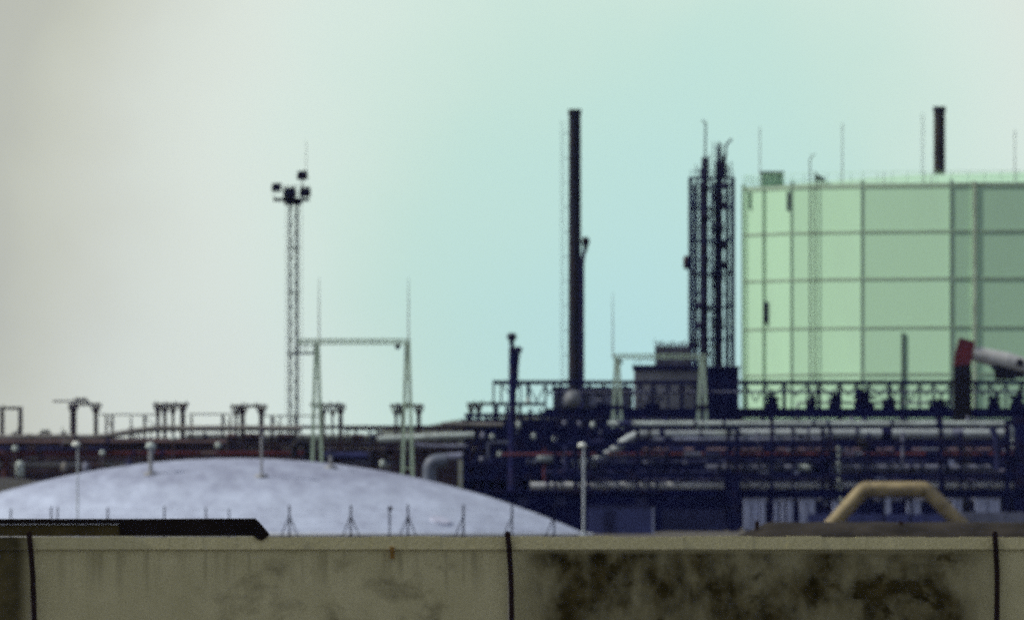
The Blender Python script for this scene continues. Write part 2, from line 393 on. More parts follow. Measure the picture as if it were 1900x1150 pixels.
def bund():
    b = MB(); D = 1120.0
    b.prism([(X(-120, D), 0), (X(-120, D), Z(884, D)), (X(20, D), Z(886, D)), (X(75, D), Z(893, D)), (X(95, D), 0)], D, D+3)
    tag(b.build('low_wall', mat('pale_concrete', (.30, .29, .25), .9, 0, .2, .4, (.15, .14, .12), .6)), 'pale low concrete wall at the left edge behind the white dome', 'wall')
bund()

# ------------------------------------------------------------------ street lamps
def lamp(px, ytop, D, lab, rad):
    r = thing('street_lamp', lab, 'street lamp', (X(px, D), D, 0), 'pale lamp posts around the white dome')
    b = MB(); zt = Z(ytop, D); b.tube((X(px, D), D, 0), (X(px, D), D, zt-.25), rad, rad*.8); b.tube((X(px, D), D, 0), (X(px, D), D, .5), rad*1.7)
    b.build('pole', mat('galvanised_pole', (.42, .48, .52), .5, 0, .1, 1), r)
    b = MB(); c = Vector((X(px-3, D), D, zt-.16)); b.lathe(c, [(.01, .15), (.13, .12), (.21, .02), (.20, -.06), (.10, -.13), (.01, -.14)], 16); b.build('lamp_head', lamp_white, r)
lamp(144, 818, 850.0, 'slim pale lamp post before the left slope of the white dome', .045)
lamp(1083, 820, 850.0, 'pale lamp post with a white head beside the right end of the dome', .066)

# ------------------------------------------------------------------ cabin and ochre pipe loop
def cabin():
    D = 1090.0
    r = thing('site_cabin', 'dark blue grey flat roofed cabin behind the right end of the dome', 'cabin', (X(1150, D), D, 0))
    b = MB(); b.box((X(1092, D), D, 0), (X(1212, D), D+3, Z(940, D))); b.build('wall', blue_shed, r)
    b = MB(); b.box((X(1090, D), D-.12, Z(940, D)+.002), (X(1214, D), D+3.1, Z(936, D))); b.build('roof', pipe_dark, r)
    b = MB(); b.box((X(1210, D), D-.05, 0), (X(1213.5, D), D-.003, Z(940, D)-.003)); b.build('corner_trim', blue_pale, r)
    b = MB(); b.box((X(1120, D), D-.04, 0.05), (X(1142, D), D-.004, Z(946, D))); b.build('door', pipe_dark, r)
cabin()
def loop():
    D = 1100.0; r0 = 14*D/F
    r = thing('expansion_loop', 'thick ochre pipe raised in a flat topped arch over the right rack foot', 'pipe', (X(1662, D), D, 0))
    b = MB(); b.path([P(1528, 990, D), P(1603, 907, D), P(1718, 907, D), P(1800, 990, D)], r0, 20, .22); b.build('pipe_bend', ochre, r)
    for px in (1612, 1708):
        b = MB(); b.tube(P(px-2, 908, D), P(px+2, 908, D), r0*1.1, n=20); b.build('flange', ochre, r)
    for px in (1640, 1690):
        b = MB(); b.beam((X(px, D), D+.3, 0), P(px, 920, D+.3), .16, .16); b.build('support', dark, r)
loop()

# ------------------------------------------------------------------ pale green gantries
def gantry(D, xl, xr, ytop, spread, bx0, bx1, rods, lab, w=.22, collar=None, zb=0.0):
    r = thing('portal_gantry', lab, 'gantry', (X((xl+xr)/2, D), D, zb), 'pale green portal gantries')
    zt = Z(ytop+5, D)
    for px in (xl, xr):
        for sg in (-1, 1):
            b = MB(); b.beam((X(px+sg*spread, D), D, zb), (X(px+sg*2.2, D), D, zt), w, w); b.build('leg', pale_green, r)
        for k in (.18, .34, .5, .66, .82):
            b = MB(); dx = spread*(1-k)+2.2*k; b.beam((X(px-dx, D), D, zb+(zt-zb)*k), (X(px+dx, D), D, zb+(zt-zb)*k), w*.45); b.build('rung', pale_green, r)
        if collar:
            b = MB(); b.box(P(px-13, collar+4, D-.25), P(px+13, collar-3, D+.25)); b.build('collar', navy, r)
    b = MB(); h = .30
    for k in (-1, 1): b.beam((X(bx0, D), D, zt+.12+k*h*.42), (X(bx1, D), D, zt+.12+k*h*.42), .12, .3)
    n = 16
    for i in range(n):
        xa = bx0+(bx1-bx0)*i/n; xb = bx0+(bx1-bx0)*(i+1)/n; s_ = 1 if i % 2 else -1
        b.beam((X(xa, D), D, zt+.12-s_*h*.4), (X(xb, D), D, zt+.12+s_*h*.4), .06)
    b.build('crossbeam', pale_green, r)
    for px, yt in rods:
        b = MB(); b.tube((X(px, D), D, zt), P(px, yt+40, D), .05, .035, 8); b.tube(P(px, yt+40, D), P(px, yt, D), .033, .016, 8); b.build('lightning_rod', grey_clad, r)
    return r, zt
g1, z1 = gantry(1150.0, 588, 756, 632, 12.5, 552, 762, ((592, 515), (758, 515)), 'taller pale green portal gantry left of the tall chimney, with two lightning rods')
b = MB(); D = 1150.0; c = P(738, 643, D); b.tube(c+Vector((0, 0, .35)), c, .04); b.lathe(c, [(.03, .2), (.17, .1), (.2, -.02), (.12, -.15), (.01, -.18)], 12); b.build('insulator', dark, g1)
g2, z2 = gantry(1290.0, 1145, 1303, 659, 8.5, 1137, 1312, ((1137, 543),), 'lower pale green portal gantry right of the tall chimney, in front of the block house', .24, 754, Z(798, 1290.0)+.01)
GB = thing('switch_house', 'low dark switch house on which the lower pale green gantry stands', 'building', (X(1225, 1287.0), 1287.0, 0))
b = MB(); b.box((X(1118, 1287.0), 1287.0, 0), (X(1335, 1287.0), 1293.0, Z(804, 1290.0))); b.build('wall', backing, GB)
b = MB(); b.box((X(1116, 1287.0), 1286.8, Z(804, 1290.0)+.003), (X(1337, 1287.0), 1293.2, Z(798, 1290.0))); b.build('roof', navy, GB)
for px in (1150, 1200, 1250, 1300):
    b = MB(); b.box((X(px, 1287.0), 1286.95, Z(860, 1287.0)), (X(px+12, 1287.0), 1286.997, Z(846, 1287.0))); b.build('window', pipe_grey, GB)
b = MB(); D = 1290.0; c = P(1152, 672, D); b.tube(c+Vector((0, 0, .3)), c, .04); b.lathe(c, [(.03, .15), (.13, .05), (.12, -.1), (.01, -.16)], 12); b.build('insulator', dark, g2)

# ------------------------------------------------------------------ lattice floodlight mast
def mast():
    D = 1360.0
    r = thing('floodlight_mast', 'tall slim lattice mast topped with four dark floodlights', 'mast', (X(545, D), D, 0))
    top = Z(372, D); xs = (X(537.5, D), X(551.5, D)); ys = (D-.35, D+.35)
    for x in xs:
        for y in ys:
            b = MB(); b.beam((x, y, 0), (x, y, top), .20 if x > xs[0] else .14, .14); b.build('upright', dark, r)
    b = MB(); n = 40
    for i in range(n):
        za = top*i/n; zb = top*(i+1)/n
        for y in ys:
            a, c = (xs[0], xs[1]) if i % 2 else (xs[1], xs[0])
            b.beam((a, y, za), (c, y, zb), .06); b.beam((xs[0], y, zb), (xs[1], y, zb), .06)
        for x in xs: b.beam((x, ys[0], za), (x, ys[1], zb), .04)
    b.build('lattice', soot, r)
    b = MB()
    for x in (X(530, D), X(533.5, D)): b.beam((x, D-.2, 0), (x, D-.2, Z(380, D)), .022)
    for i in range(90): b.beam((X(530, D), D-.2, .2+i*.27), (X(533.5, D), D-.2, .2+i*.27), .018)
    b.build('ladder', grey_clad, r)
    b = MB(); b.beam((X(560, D), D+.1, 0), (X(560, D), D+.1, Z(372, D)), .035); b.build('cable_run', grey_clad, r)
    for yy, x0, x1 in ((657, 534, 582), (460, 534, 556), (545, 534, 556)):
        b = MB(); zf = Z(yy, D); b.box((X(x0, D), D-.7, zf), (X(x1, D), D+.7, zf+(.16 if yy == 657 else .1)))
        if yy == 657:
            for x in (556, 568, 581): b.beam((X(x, D), D-.6, zf), (X(x, D), D-.6, Z(630, D)), .04); b.beam((X(x, D), D+.6, zf), (X(x, D), D+.6, Z(630, D)), .04)
            for z in (630, 643): b.beam(P(556, z, D-.6), P(581, z, D-.6), .045); b.beam(P(556, z, D+.6), P(581, z, D+.6), .045)
        b.build('platform', dark if yy == 657 else soot, r)
    b = MB(); b.box(P(507, 373, D-.9), P(574, 368, D+.9)); b.box(P(527, 380, D-.5), P(560, 373.2, D+.5))
    for x in (508, 526, 545, 560, 573):
        b.beam(P(x, 370, D-.85), P(x, 345, D-.85), .05)
        b.beam(P(x, 370, D+.85), P(x, 345, D+.85), .04)
    for yy in (345, 357): b.beam(P(508, yy, D-.85), P(573, yy, D-.85), .04); b.beam(P(508, yy, D+.85), P(573, yy, D+.85), .04)
    b.build('head_platform', soot, r)
    b = MB(); b.beam(P(561, 369, D), P(561, 332, D), .08); b.build('bracket', dark, r)
    for px, py, w in ((513, 347, 19), (538, 357, 25), (566, 356, 22), (561, 325, 21)):
        b = MB(); s = D/F; c = P(px, py, D-1.0); hw = w/2*s
        b.prism([(c.x-hw, c.z-hw*.75), (c.x-hw*.85, c.z+hw*.7), (c.x+hw*.85, c.z+hw*.8), (c.x+hw, c.z-hw*.7), (c.x, c.z-hw*.9)], c.y-.15, c.y+.35)
        fl = b.build('floodlight', black, r)
        b = MB(); b.tube(c+Vector((0, -.20, 0)), c+Vector((0, -.152, 0)), hw*.6, n=16); b.build('lens', dark, fl)
    b = MB(); b.tube(P(568, 330, D), P(568, 262, D), .028, .018, 8); b.build('antenna', grey_clad, r)
mast()

# ------------------------------------------------------------------ chimneys and stacks
def chimney():
    D = 1400.0; s = D/F
    r = thing('chimney', 'tallest chimney, a dark slender steel stack rising alone left of centre-right sky', 'chimney', (X(1066, D), D, 0))
    r['label'] = 'tallest dark slender steel chimney with a ladder up its left side'
    b = MB(); b.tube((X(1066.5, D), D, 0), P(1066.5, 214, D), 13.2*s, 11.2*s, 28)
    for i in range(8):
        z = 3+i*4; b.tube((X(1066.5, D), D, z), (X(1066.5, D), D, z+.12), 13.2*s*(1-.16*z/34)+.03, n=28)
    b.build('shaft', soot, r)
    b = MB(); b.tube(P(1066.5, 214, D), P(1066.5, 203, D), 12.4*s, n=28); b.build('cap_ring', black, r)
    b = MB(); yl = D-.1
    for x in (1041, 1046): b.beam((X(x, D), yl, 0), P(x, 225, yl), .03)
    for i in range(110): z = .4+i*.29; b.beam((X(1041, D), yl, z), (X(1046, D), yl, z), .022)
    for i in range(16): z = 2+i*2; b.beam((X(1046, D), yl, z), (X(1055, D), yl, z), .05)
    b.build('ladder', grey_clad, r)
    r = thing('flare_pipe', 'thin dark pipe with a leaning bulb head close against the tall chimney', 'pipe', (X(1081, 1395.0), 1395.0, 0)); D = 1395.0
    b = MB(); b.path([(X(1081, D), D, 0), P(1080.5, 485, D), P(1085, 462, D)], 3.6*s, 12, .5); b.build('riser', navy, r)
    b = MB(); c = P(1086.5, 450, D); b.lathe(c, [(.10, -.75), (.20, -.35), (.32, 0), (.33, .22), (.2, .42), (.01, .48)], 16); b.build('bulb_head', black, r)
    D = 1270.0; s = D/F
    r = thing('vent_stack', 'short thick dark stack with a round mushroom head on the left end of the truss', 'stack', (X(950, D), D, 0))
    b = MB(); b.tube((X(951, D), D, 0), P(951, 645, D), 8.2*s, 6.8*s, 20); b.tube(P(951, 650, D), P(949.5, 636, D), 4.5*s, n=14); b.build('shaft', navy, r)
    b = MB(); c = P(949.5, 627, D); b.lathe(c, [(.14, -.45), (.22, -.2), (.36, .02), (.36, .22), (.2, .36), (.01, .38)], 16); b.build('mushroom_head', dark, r)
    b = MB(); b.path([P(957, 720, D), P(958, 680, D), P(961, 655, D)], 4.4*s, 12); c = P(961.5, 650, D); b.lathe(c, [(.2, -.2), (.3, .05), (.3, .2), (.01, .3)], 14); b.build('side_vent', navy, r)
    D = 2000.0; s = D/F
    r = thing('chimney', 'shorter dark brown chimney showing above the roof of the green tank', 'chimney', (X(1743, D), D, 0))
    b = MB(); b.tube((X(1743, D), D, 0), P(1743, 208, D), 12*s, 10.6*s, 24); b.build('shaft', mat('brown_stack', (.036, .032, .022), .7, 0, .4, .4), r)
    b = MB(); b.tube(P(1743, 208, D), P(1743, 198, D), 11.8*s, n=24); b.build('cap_ring', black, r)
    r = thing('ladder_mast', 'faint thin ladder mast beside the chimney above the green tank', 'mast', (X(1712, D), D, 0))
    b = MB()
    for x in (1710, 1714): b.beam((X(x, D), D, 0), P(x, 210, D), .045)
    for i in range(60): z = 10+i*.62; b.beam((X(1710, D), D, z), (X(1714, D), D, z), .035)
    b.build('lattice', pipe_grey, r)
chimney()

# ------------------------------------------------------------------ column tower
def tower():
    D = 1440.0; s = D/F
    r = thing('process_tower', 'dark steel framed tower holding two tall columns, left of the green tank', 'tower', (X(1320, D), D, 0))
    zt = Z(330, D); y0, y1 = D-1.8, D+1.8
    for px, y, w in ((1281, y0, .36), (1359, y0, .38), (1293, y1, .24), (1348, y1, .24)):
        b = MB(); b.beam((X(px, D), y, 0), (X(px, D), y, zt), w, w); b.build('post', navy, r)
    lv = [330, 387, 447, 508, 570, 630, 690]
    for i, yy in enumerate(lv):
        b = MB(); z = Z(yy, D)
        for y in (y0, y1): b.beam((X(1281, D), y, z), (X(1359, D), y, z+.004), .14, .18)
        for px in (1281, 1359): b.beam((X(px, D), y0, z), (X(px, D), y1, z), .14, .16)
        b.build('floor_beam', navy, r)
        if i and i < 6:
            b = MB(); sgn = 1 if i % 2 else -1
            b.box((X(1310, D), D-.9, z-.05), (X(1340, D), D+.6, z+.12))
            for px in (1313, 1338): b.beam((X(px, D), D-.9, z), (X(px, D), D-.9, z+1.0), .05)
            b.build('landing', navy, r)
    b = MB()
    for i in range(5):
        za, zb = Z(lv[i+1], D), Z(lv[i], D)
        for y in (y1,):
            b.beam((X(1281, D), y, za), (X(1320, D), y, zb), .07); b.beam((X(1359, D), y, za), (X(1320, D), y, zb), .07)
    b.build('brace', navy, r)
    b = MB(); b.tube((X(1308, D), D-.5, 0), P(1308, 292, D-.5), 6.4*s, n=18)
    for z in (6, 10.5, 14.2, 18, 22, 25.5, 28): b.tube((X(1308, D), D-.5, z), (X(1308, D), D-.5, z+.5), 8.5*s, n=18)
    b.build('slim_column', dark, r)
    b = MB(); b.tube((X(1334, D), D-.3, 0), P(1334, 300, D-.3), 7.2*s, n=22); b.tube(P(1334, 300, D-.3), P(1334, 264, D-.3), 4.5*s, 2.6*s, n=16)
    for z in (5, 9, 12.5, 16.5, 20.5, 24.5, 27): b.tube((X(1333, D), D-.3, z), (X(1333, D), D-.3, z+.9), 9.6*s, n=20)
    b.build('wide_column', dark, r)
    for px, y in ((1321, D-1.2), (1288, D-1.0), (1351, D-1.1), (1300, D+.8)):
        b = MB(); b.path([(X(px, D), y, 0), (X(px, D), y, Z(345+random.randint(-12, 14), D)), P(px+4, 340, y)], .09, 8); b.build('downcomer', navy, r)
    b = MB(); b.path([P(1308, 300, D-.5), P(1309.5, 228, D-.5), P(1303, 224, D-.5)], .07, 8, .15); b.build('vent_rod', dark, r)
    b = MB(); b.path([P(1345, 330, D), P(1347, 268, D), P(1358, 258, D)], .09, 8, .5); b.build('gooseneck_vent', dark, r)
    for px, y, w in ((1299, D-1.3, .15), (1320, D-1.5, .2), (1327, D+1.4, .22), (1346, D+.2, .10)):
        b = MB(); b.beam((X(px, D), y, 0), P(px, 336+random.randint(-8, 14), y), w); b.build('inner_post', navy, r)
    for i in range(14):
        b = MB(); yy = 352+i*24; pa = random.choice((1283, 1296, 1310, 1326)); pb = pa+random.choice((14, 24, 32)); y = random.uniform(D-1.6, D+1.6)
        b.beam(P(pa, yy, y), P(pb, yy+random.randint(-9, 9), y), random.uniform(.06, .16)); b.build('branch_pipe', navy, r)
    for i in range(9):
        px = random.choice((1290, 1300, 1316, 1330, 1346)); yy = 345+i*37; c = P(px, yy, D-1.2)
        b = MB(); b.lathe(c, [(.01, -.3), (.25, -.28), (.3, 0), (.25, .3), (.01, .34)], 10); b.build('valve', dark, r)
    for px, yt in ((1331, 250+22), (1343, 288), (1350, 306), (1300, 312), (1312, 300)):
        b = MB(); b.tube(P(px, 334, D), P(px, yt, D), .085, n=8); b.build('vent_rod', dark, r)
    for px, yt in ((1324, 264), (1316, 285), (1357, 300), (1292, 305), (1340, 268)):
        b = MB(); b.tube(P(px, 332, D-.2), P(px, yt, D-.2), .045, n=8); b.build('vent_rod', dark, r)
    b = MB(); c = P(1273, 487, D-1.5); b.lathe(c, [(.01, -.6), (.2, -.5), (.25, 0), (.2, .5), (.01, .6)], 12); b.beam(c, P(1281, 487, D-1.6), .08); b.build('alarm_horn', brick, r)
    b = MB(); z = Z(318, D)
    for y in (y0, y1): b.beam((X(1281, D), y, z), (X(1359, D), y, z), .035)
    for px in (1281, 1300, 1320, 1340, 1359): b.beam((X(px, D), y0, zt), (X(px, D), y0, z), .035)
    b.build('handrail', navy, r)
tower()

# ------------------------------------------------------------------ block house and furnace box
def blocks():
    D = 1420.0
    r = thing('block_house', 'grey flat roofed block house with roof plant, behind the lower gantry', 'building', (X(1240, D), D, 0))
    b = MB(); b.box((X(1177, D), D, 0), (X(1309, D), D+5, Z(686, D))); b.build('wall', grey_clad, r)
    rf = MB().box((X(1174, D), D-.4, Z(686, D)+.003), (X(1309, D), D+5.2, Z(677, D))).build('roof', navy, r)
    b = MB(); b.box((X(1216, D), D+1, Z(677, D)+.003), (X(1280, D), D+3.6, Z(642, D)))
    for px in range(1219, 1280, 7): b.box((X(px, D), D+.9, Z(660, D)), (X(px+4, D), D+1.6, Z(636-(px % 3)*2, D)))
    b.build('roof_plant', mat('plant_grey', (.12, .12, .14), .6, 0, .35, .9, (.05, .05, .07), .6), rf)
    b = MB(); b.beam(P(1216, 676, D+1), P(1215, 628, D+1), .05); b.beam(P(1211, 634, D+1), P(1220, 634, D+1), .04); b.build('aerial', grey_clad, rf)
    b = MB()
    for px in range(1177, 1309, 12): b.beam(P(px, 677, D-.3), P(px, 668, D-.3), .04)
    b.beam(P(1176, 668, D-.3), P(1308, 668, D-.3), .045); b.build('handrail', navy, rf)
    D = 1416.0
    r = thing('furnace_box', 'dark navy boxy furnace at the foot of the framed tower', 'furnace', (X(1340, D), D, 0))
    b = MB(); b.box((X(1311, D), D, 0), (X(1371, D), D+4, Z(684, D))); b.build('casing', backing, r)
    b = MB(); b.box((X(1309, D), D-.2, Z(684, D)+.003), (X(1373, D), D+4.2, Z(679, D))); b.build('roof_slab', navy, r)
    b = MB()
    for px in (1318, 1333, 1348, 1363): b.box((X(px, D), D-.14, 0), (X(px+3, D), D-.003, Z(688, D)))
    b.build('buckstay', navy, r)
    D = 1412.0
    r = thing('equipment_house', 'low dark grey equipment house seen through the left half of the truss', 'building', (X(1100, D), D, 0))
    b = MB(); b.box((X(1030, D), D, 0), (X(1174, D), D+6, Z(722, D))); b.build('wall', mat('slate_cladding', (.045, .052, .07), .7, 0, .4, .6, (.09, .095, .1), .7), r)
    b = MB(); b.box((X(1028, D), D-.2, Z(722, D)+.003), (X(1175, D), D+6.2, Z(717, D))); b.build('roof', navy, r)
    b = MB()
    for px in (1040, 1090, 1120, 1148): b.box((X(px, D), D-.06, Z(752, D)), (X(px+18, D), D-.003, Z(733, D)))
    b.build('window', pipe_grey, r)
blocks()

# ------------------------------------------------------------------ big green tank
def tank():
    D = 1650.0; s = D/F; R = 590*s; cx = X(1963, D); NS = 20; zt = Z(350, D)
    r = thing('gas_holder', 'huge pale green many sided storage tank at the right with horizontal bands', 'tank', (cx, D, 0))
    # rib angles chosen so that ribs fall at the seen columns; measured from -X towards the viewer
    th = [math.radians(a) for a in (8, 32.5, 51, 69)]
    ang = th+[math.radians(87+18*k) for k in range(15)]
    ang = [a for a in ang if a < math.radians(352)]
    pt = lambda a, q=R: (cx-q*math.cos(a), D-q*math.sin(a))
    b = MB(); n = len(ang)
    v = [(*pt(a), 0) for a in ang]+[(*pt(a), zt) for a in ang]
    b._add(v, [(k, (k+1) % n, n+(k+1) % n, n+k) for k in range(n)]); b.build('shell', tank_green, r)
    b = MB(); v = [(*pt(a, R*1.0), zt+.01) for a in ang]+[(*pt(a, R*.5), zt+1.2) for a in ang]+[(cx, D, zt+1.6)]
    b._add(v, [(k, (k+1) % n, n+(k+1) % n, n+k) for k in range(n)]+[(n+k, n+(k+1) % n, 2*n) for k in range(n)]); b.build('roof', tank_green, r)
    for yy, h in ((353, .40), (437, .26), (523, .26), (612, .22), (697, .22)):
        b = MB(); z = Z(yy, D)
        for k in range(n):
            a0, a1 = ang[k], ang[(k+1) % n]
            p0, p1 = pt(a0), pt(a1); q0, q1 = pt(a0, R+.08), pt(a1, R+.08)
            b._add([(*p0, z-h/2), (*p1, z-h/2), (*q1, z-h/2), (*q0, z-h/2), (*p0, z+h/2), (*p1, z+h/2), (*q1, z+h/2), (*q0, z+h/2)], [(0,1,2,3),(4,5,6,7),(3,2,6,7)])
        b.build('ring_girder', mat('girder_paint', (.27, .39, .28), .6, 0, .15, .3), r)
    for a in ang:
        b = MB(); p = pt(a, R+.02); b.box((p[0]-.17, p[1]-.06, 0), (p[0]+.17, p[1]+.2, zt+.3)); b.build('rib', tank_rib, r)
    b = MB()
    for k in range(n):
        a0, a1 = ang[k], ang[(k+1) % n]; m = 6
        for i in range(m):
            u, w_ = i/m, (i+1)/m
            P0 = Vector((*pt(a0), zt)).lerp(Vector((*pt(a1), zt)), u); P1 = Vector((*pt(a0), zt)).lerp(Vector((*pt(a1), zt)), w_)
            b.beam(P0, P0+Vector((0, 0, 1.1)), .045); b.beam(P0+Vector((0, 0, 1.1)), P1+Vector((0, 0, 1.1)), .045); b.beam(P0+Vector((0, 0, .6)), P1+Vector((0, 0, .6)), .03)
    b.build('handrail', tank_green, r)
    def front(px):                                                   # depth of the shell front seen at a column
        for k in range(n):
            p, q = pt(ang[k]), pt(ang[(k+1) % n])
            for _ in (0,):
                f = lambda t: 950+(p[0]+(q[0]-p[0])*t)*F/(p[1]+(q[1]-p[1])*t)
                if p[1] < D+1 and (f(0)-px)*(f(1)-px) <= 0:
                    lo, hi = 0, 1
                    for _ in range(40):
                        mid_ = (lo+hi)/2
                        if (f(mid_)-px)*(f(lo)-px) <= 0: hi = mid_
                        else: lo = mid_
                    return p[1]+(q[1]-p[1])*lo
        return D-R
    def vpipe(px, ytop, ybot, w, name, m_, off=.45):
        d = front(px)-off; b = MB(); b.beam((X(px, d), d, 0 if ybot is None else Z(ybot, d)), P(px, ytop, d), w, w); return b.build(name, m_, r)
    vpipe(1384, 345, None, .12, 'downpipe', tank_rib); vpipe(1417, 350, None, .20, 'downpipe', mat('pipe_moss', (.32, .45, .31), .6))
    vpipe(1421, 560, 600, .42, 'access_panel', dark, .6)
    vpipe(1391, 356, 388, .25, 'conduit', tank_rib); vpipe(1464, 356, 392, .45, 'conduit', mat('conduit_grey', (.15, .2, .17), .6), .7)
    vpipe(1675, 617, None, .26, 'standpipe', mat('conduit_grey', (.15, .2, .17), .6), .18); vpipe(1808, 336, None, .36, 'overflow_pipe', mat('bright_green_pipe', (.66, .80, .56), .5), .02)
    d = front(1508)-.8; b = MB()
    for px in (1503, 1513): b.beam((X(px, d), d, 0), P(px, 318, d), .13, .13)
    for i in range(75): z = .5+i*.42; b.beam((X(1503, d), d, z), (X(1513, d), d, z), .05)
    b.path([P(1503, 330, d), P(1503, 292, d), P(1512, 286, d)], .06, 8, .3)
    b.build('stair_ladder', mat('ladder_grey', (.10, .13, .11), .6), r)
    b = MB(); dd = front(1520); b.box(P(1512, 336, dd+1), P(1530, 330, dd+4)); b.prism([(X(1514, dd), Z(330, dd)), (X(1530, dd), Z(330, dd)), (X(1514, dd), Z(322, dd))], dd+1, dd+3); b.build('landing', MATS['ladder_grey'], r)
    dd = front(1434)+3
    hut = MB().box((X(1413, dd), dd, zt), (X(1453, dd), dd+3, Z(322, dd))).build('roof_hut', mat('hut_green', (.20, .33, .23), .6, 0, .25, .8), r)
    MB().box((X(1411, dd), dd-.2, Z(322, dd)+.003), (X(1455, dd), dd+3.2, Z(318, dd))).build('roof', MATS['ladder_grey'], hut)
    for px, yt in ((1410, 236), (1563, 228), (1883, 242), (1598, 335), (1640, 320), (1715, 318), (1728, 322)):
        dd = front(px)+1.0; b = MB(); b.tube((X(px, dd), dd, zt-.1), P(px, yt, dd), .055, .035, 8)
        if yt < 300: b.beam(P(px-3, yt+10, dd), P(px+3, yt+10, dd), .035)
        b.build('lightning_rod', grey_clad, r)
tank()

# ------------------------------------------------------------------ truss bridge with deck (1340 m)
def truss():
    D = 1340.0
    r = thing('truss_bridge', 'long dark lattice truss pipe bridge running across in front of the green tank', 'pipe bridge', (X(1430, D), D, 0))
    x0, x1 = 914, 2060; zt, zb = Z(709, D), Z(764, D)
    for y in (D, D+4):
        b = MB(); b.beam((X(x0, D), y, zt), (X(x1, D), y, zt), .30, .30); b.build('top_chord', navy, r)
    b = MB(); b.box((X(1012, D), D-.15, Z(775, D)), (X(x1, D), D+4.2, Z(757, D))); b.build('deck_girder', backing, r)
    b = MB(); b.box((X(x0-2, D), D-.10, Z(752, D)), (X(1012, D)-.003, D+4.1, Z(746, D))); b.build('deck_plate', navy, r)
    cols = [916, 930, 966, 980, 1012, 1028, 1040, 1075, 1093, 1120, 1160, 1188, 1212, 1240, 1265, 1290, 1320, 1345, 1384, 1420, 1455, 1498, 1520, 1558, 1590, 1612, 1650, 1672, 1706, 1732, 1763, 1811, 1837, 1866, 1895, 1930, 1970, 2010]
    for i, px in enumerate(cols):
        b = MB(); w = random.choice((.14, .17, .22, .30)); b.beam((X(px, D), D+.03, Z(750 if px < 1012 else 762, D)), (X(px, D), D+.03, zt), w, .16); b.build('truss_post', navy, r)
    for i, (a, c) in enumerate(zip(cols, cols[1:])):
        if a < 1012 and i not in (1, 3): continue
        b = MB(); m = (a+c)/2; ym = 733 if i % 3 else 745
        b.beam(P(a, 713, D+.1), P(m, ym, D+.1), .11); b.beam(P(c, 713, D+.1), P(m, ym, D+.1), .11)
        b.build('diagonal', navy, r)
    for px in (918, 1010, 1180, 1372, 1560, 1740, 1920):
        for y in (D+.3, D+3.7):
            b = MB(); b.beam((X(px, D), y, 0), (X(px, D), y, Z(762 if px > 1000 else 750, D)), .26, .26); b.build('leg', navy, r)
    # machinery on the deck: separate things
    kinds = []
    def pump(px, w, ytop, lab, m_, pipe=True):
        y = D+1.2; zb_ = Z(757, D)+.004; t = thing('pump_unit', lab, 'pump', (X(px, D), y, zb_), 'machinery on the truss deck')
        s = D/F; h = Z(ytop, D)-zb_
        b = MB(); b.box((X(px, D)-w/2*s, y-.5, zb_), (X(px, D)+w/2*s, y+.5, zb_+h*.28)); b.build('base', backing, t)
        b = MB(); xc = X(px, D); zz = zb_+h*.282; q = 0
        for k in range(5):                                           # motor block, gearbox, stubs
            bw = random.uniform(.12, .34)*w*s; bx = xc+random.uniform(-.25, .25)*w*s; bh = h*random.uniform(.18, .62)
            b.box((bx-bw/2, y-.4+k*.05, zz), (bx+bw/2, y+.3+k*.05, zz+bh))
        b.tube((xc+w*.1*s, y, zz), (xc+w*.1*s, y, zb_+h), .07, n=8); b.build('casing', m_, t)
        b = MB(); b.tube((X(px, D)-w*.55*s, y, zb_+h*.5), (X(px, D)+w*.55*s, y, zb_+h*.5), .12, n=10); b.build('flange', m_, t)
    pump(1432, 28, 722, 'squat dark pump on the truss deck, first one right of the furnace box', backing)
    pump(1550, 24, 725, 'dark pump on the truss deck under the ladder side of the tank', navy)
    pump(1604, 38, 716, 'widest dark pump on the truss deck, midway along the tank front', backing)
    pump(1650, 24, 728, 'slim dark pump right of the widest pump on the truss deck', navy)
    pump(1742, 36, 732, 'low dark pump on the truss deck just left of the dark red upright', backing)
    pump(1845, 24, 722, 'dark pump on the truss deck below the pale sloping arm', navy)
    pump(1890, 30, 718, 'dark pump on the truss deck at the right edge', navy)
    pump(1505, 18, 728, 'narrow dark pump left of the tank ladder on the truss deck', navy)
    pump(1120, 26, 728, 'grey pump on the truss deck left of the lower gantry leg', pipe_grey)
    pump(1210, 30, 722, 'grey pump on the truss deck between the lower gantry legs', pipe_grey)
    t = thing('drum_vessel', 'pale grey round vessel end in the truss just right of the tall chimney foot', 'vessel', (X(1063, D), D-.6, 0)); y = D-.6
    s = D/F; c = P(1063, 740, y)
    b = MB(); b.lathe(c, [(.01, -1.2), (8*s, -1.12), (14*s, -.9), (16.5*s, -.5), (16.5*s, 3)], 28, 2); b.build('shell', mat('dull_lagging', (.12, .135, .15), .6, 0, .25, .7), t)
    b = MB(); b.beam((X(1056, y), y, 0), P(1056, 752, y), .2); b.beam((X(1070, y), y, 0), P(1070, 752, y), .2); b.build('saddle', navy, t)
    D2 = 1339.0
    for i, (yy, m_, lab, xa, xb) in enumerate(((747, pipe_pale, 'pale pipe run low inside the right half of the truss', 1480, 1790), (727, pipe_grey, 'thin grey pipe run high inside the truss behind the posts', 1030, 2000))):
        b = MB(); b.path([P(xa, yy+10, D2+2.5), P(xa, yy, D2+2.5), P(xb, yy, D2+2.5), P(xb, yy+10, D2+2.5)], .10, 10)
        tag(b.build('pipeline', m_), lab, 'pipe')
truss()

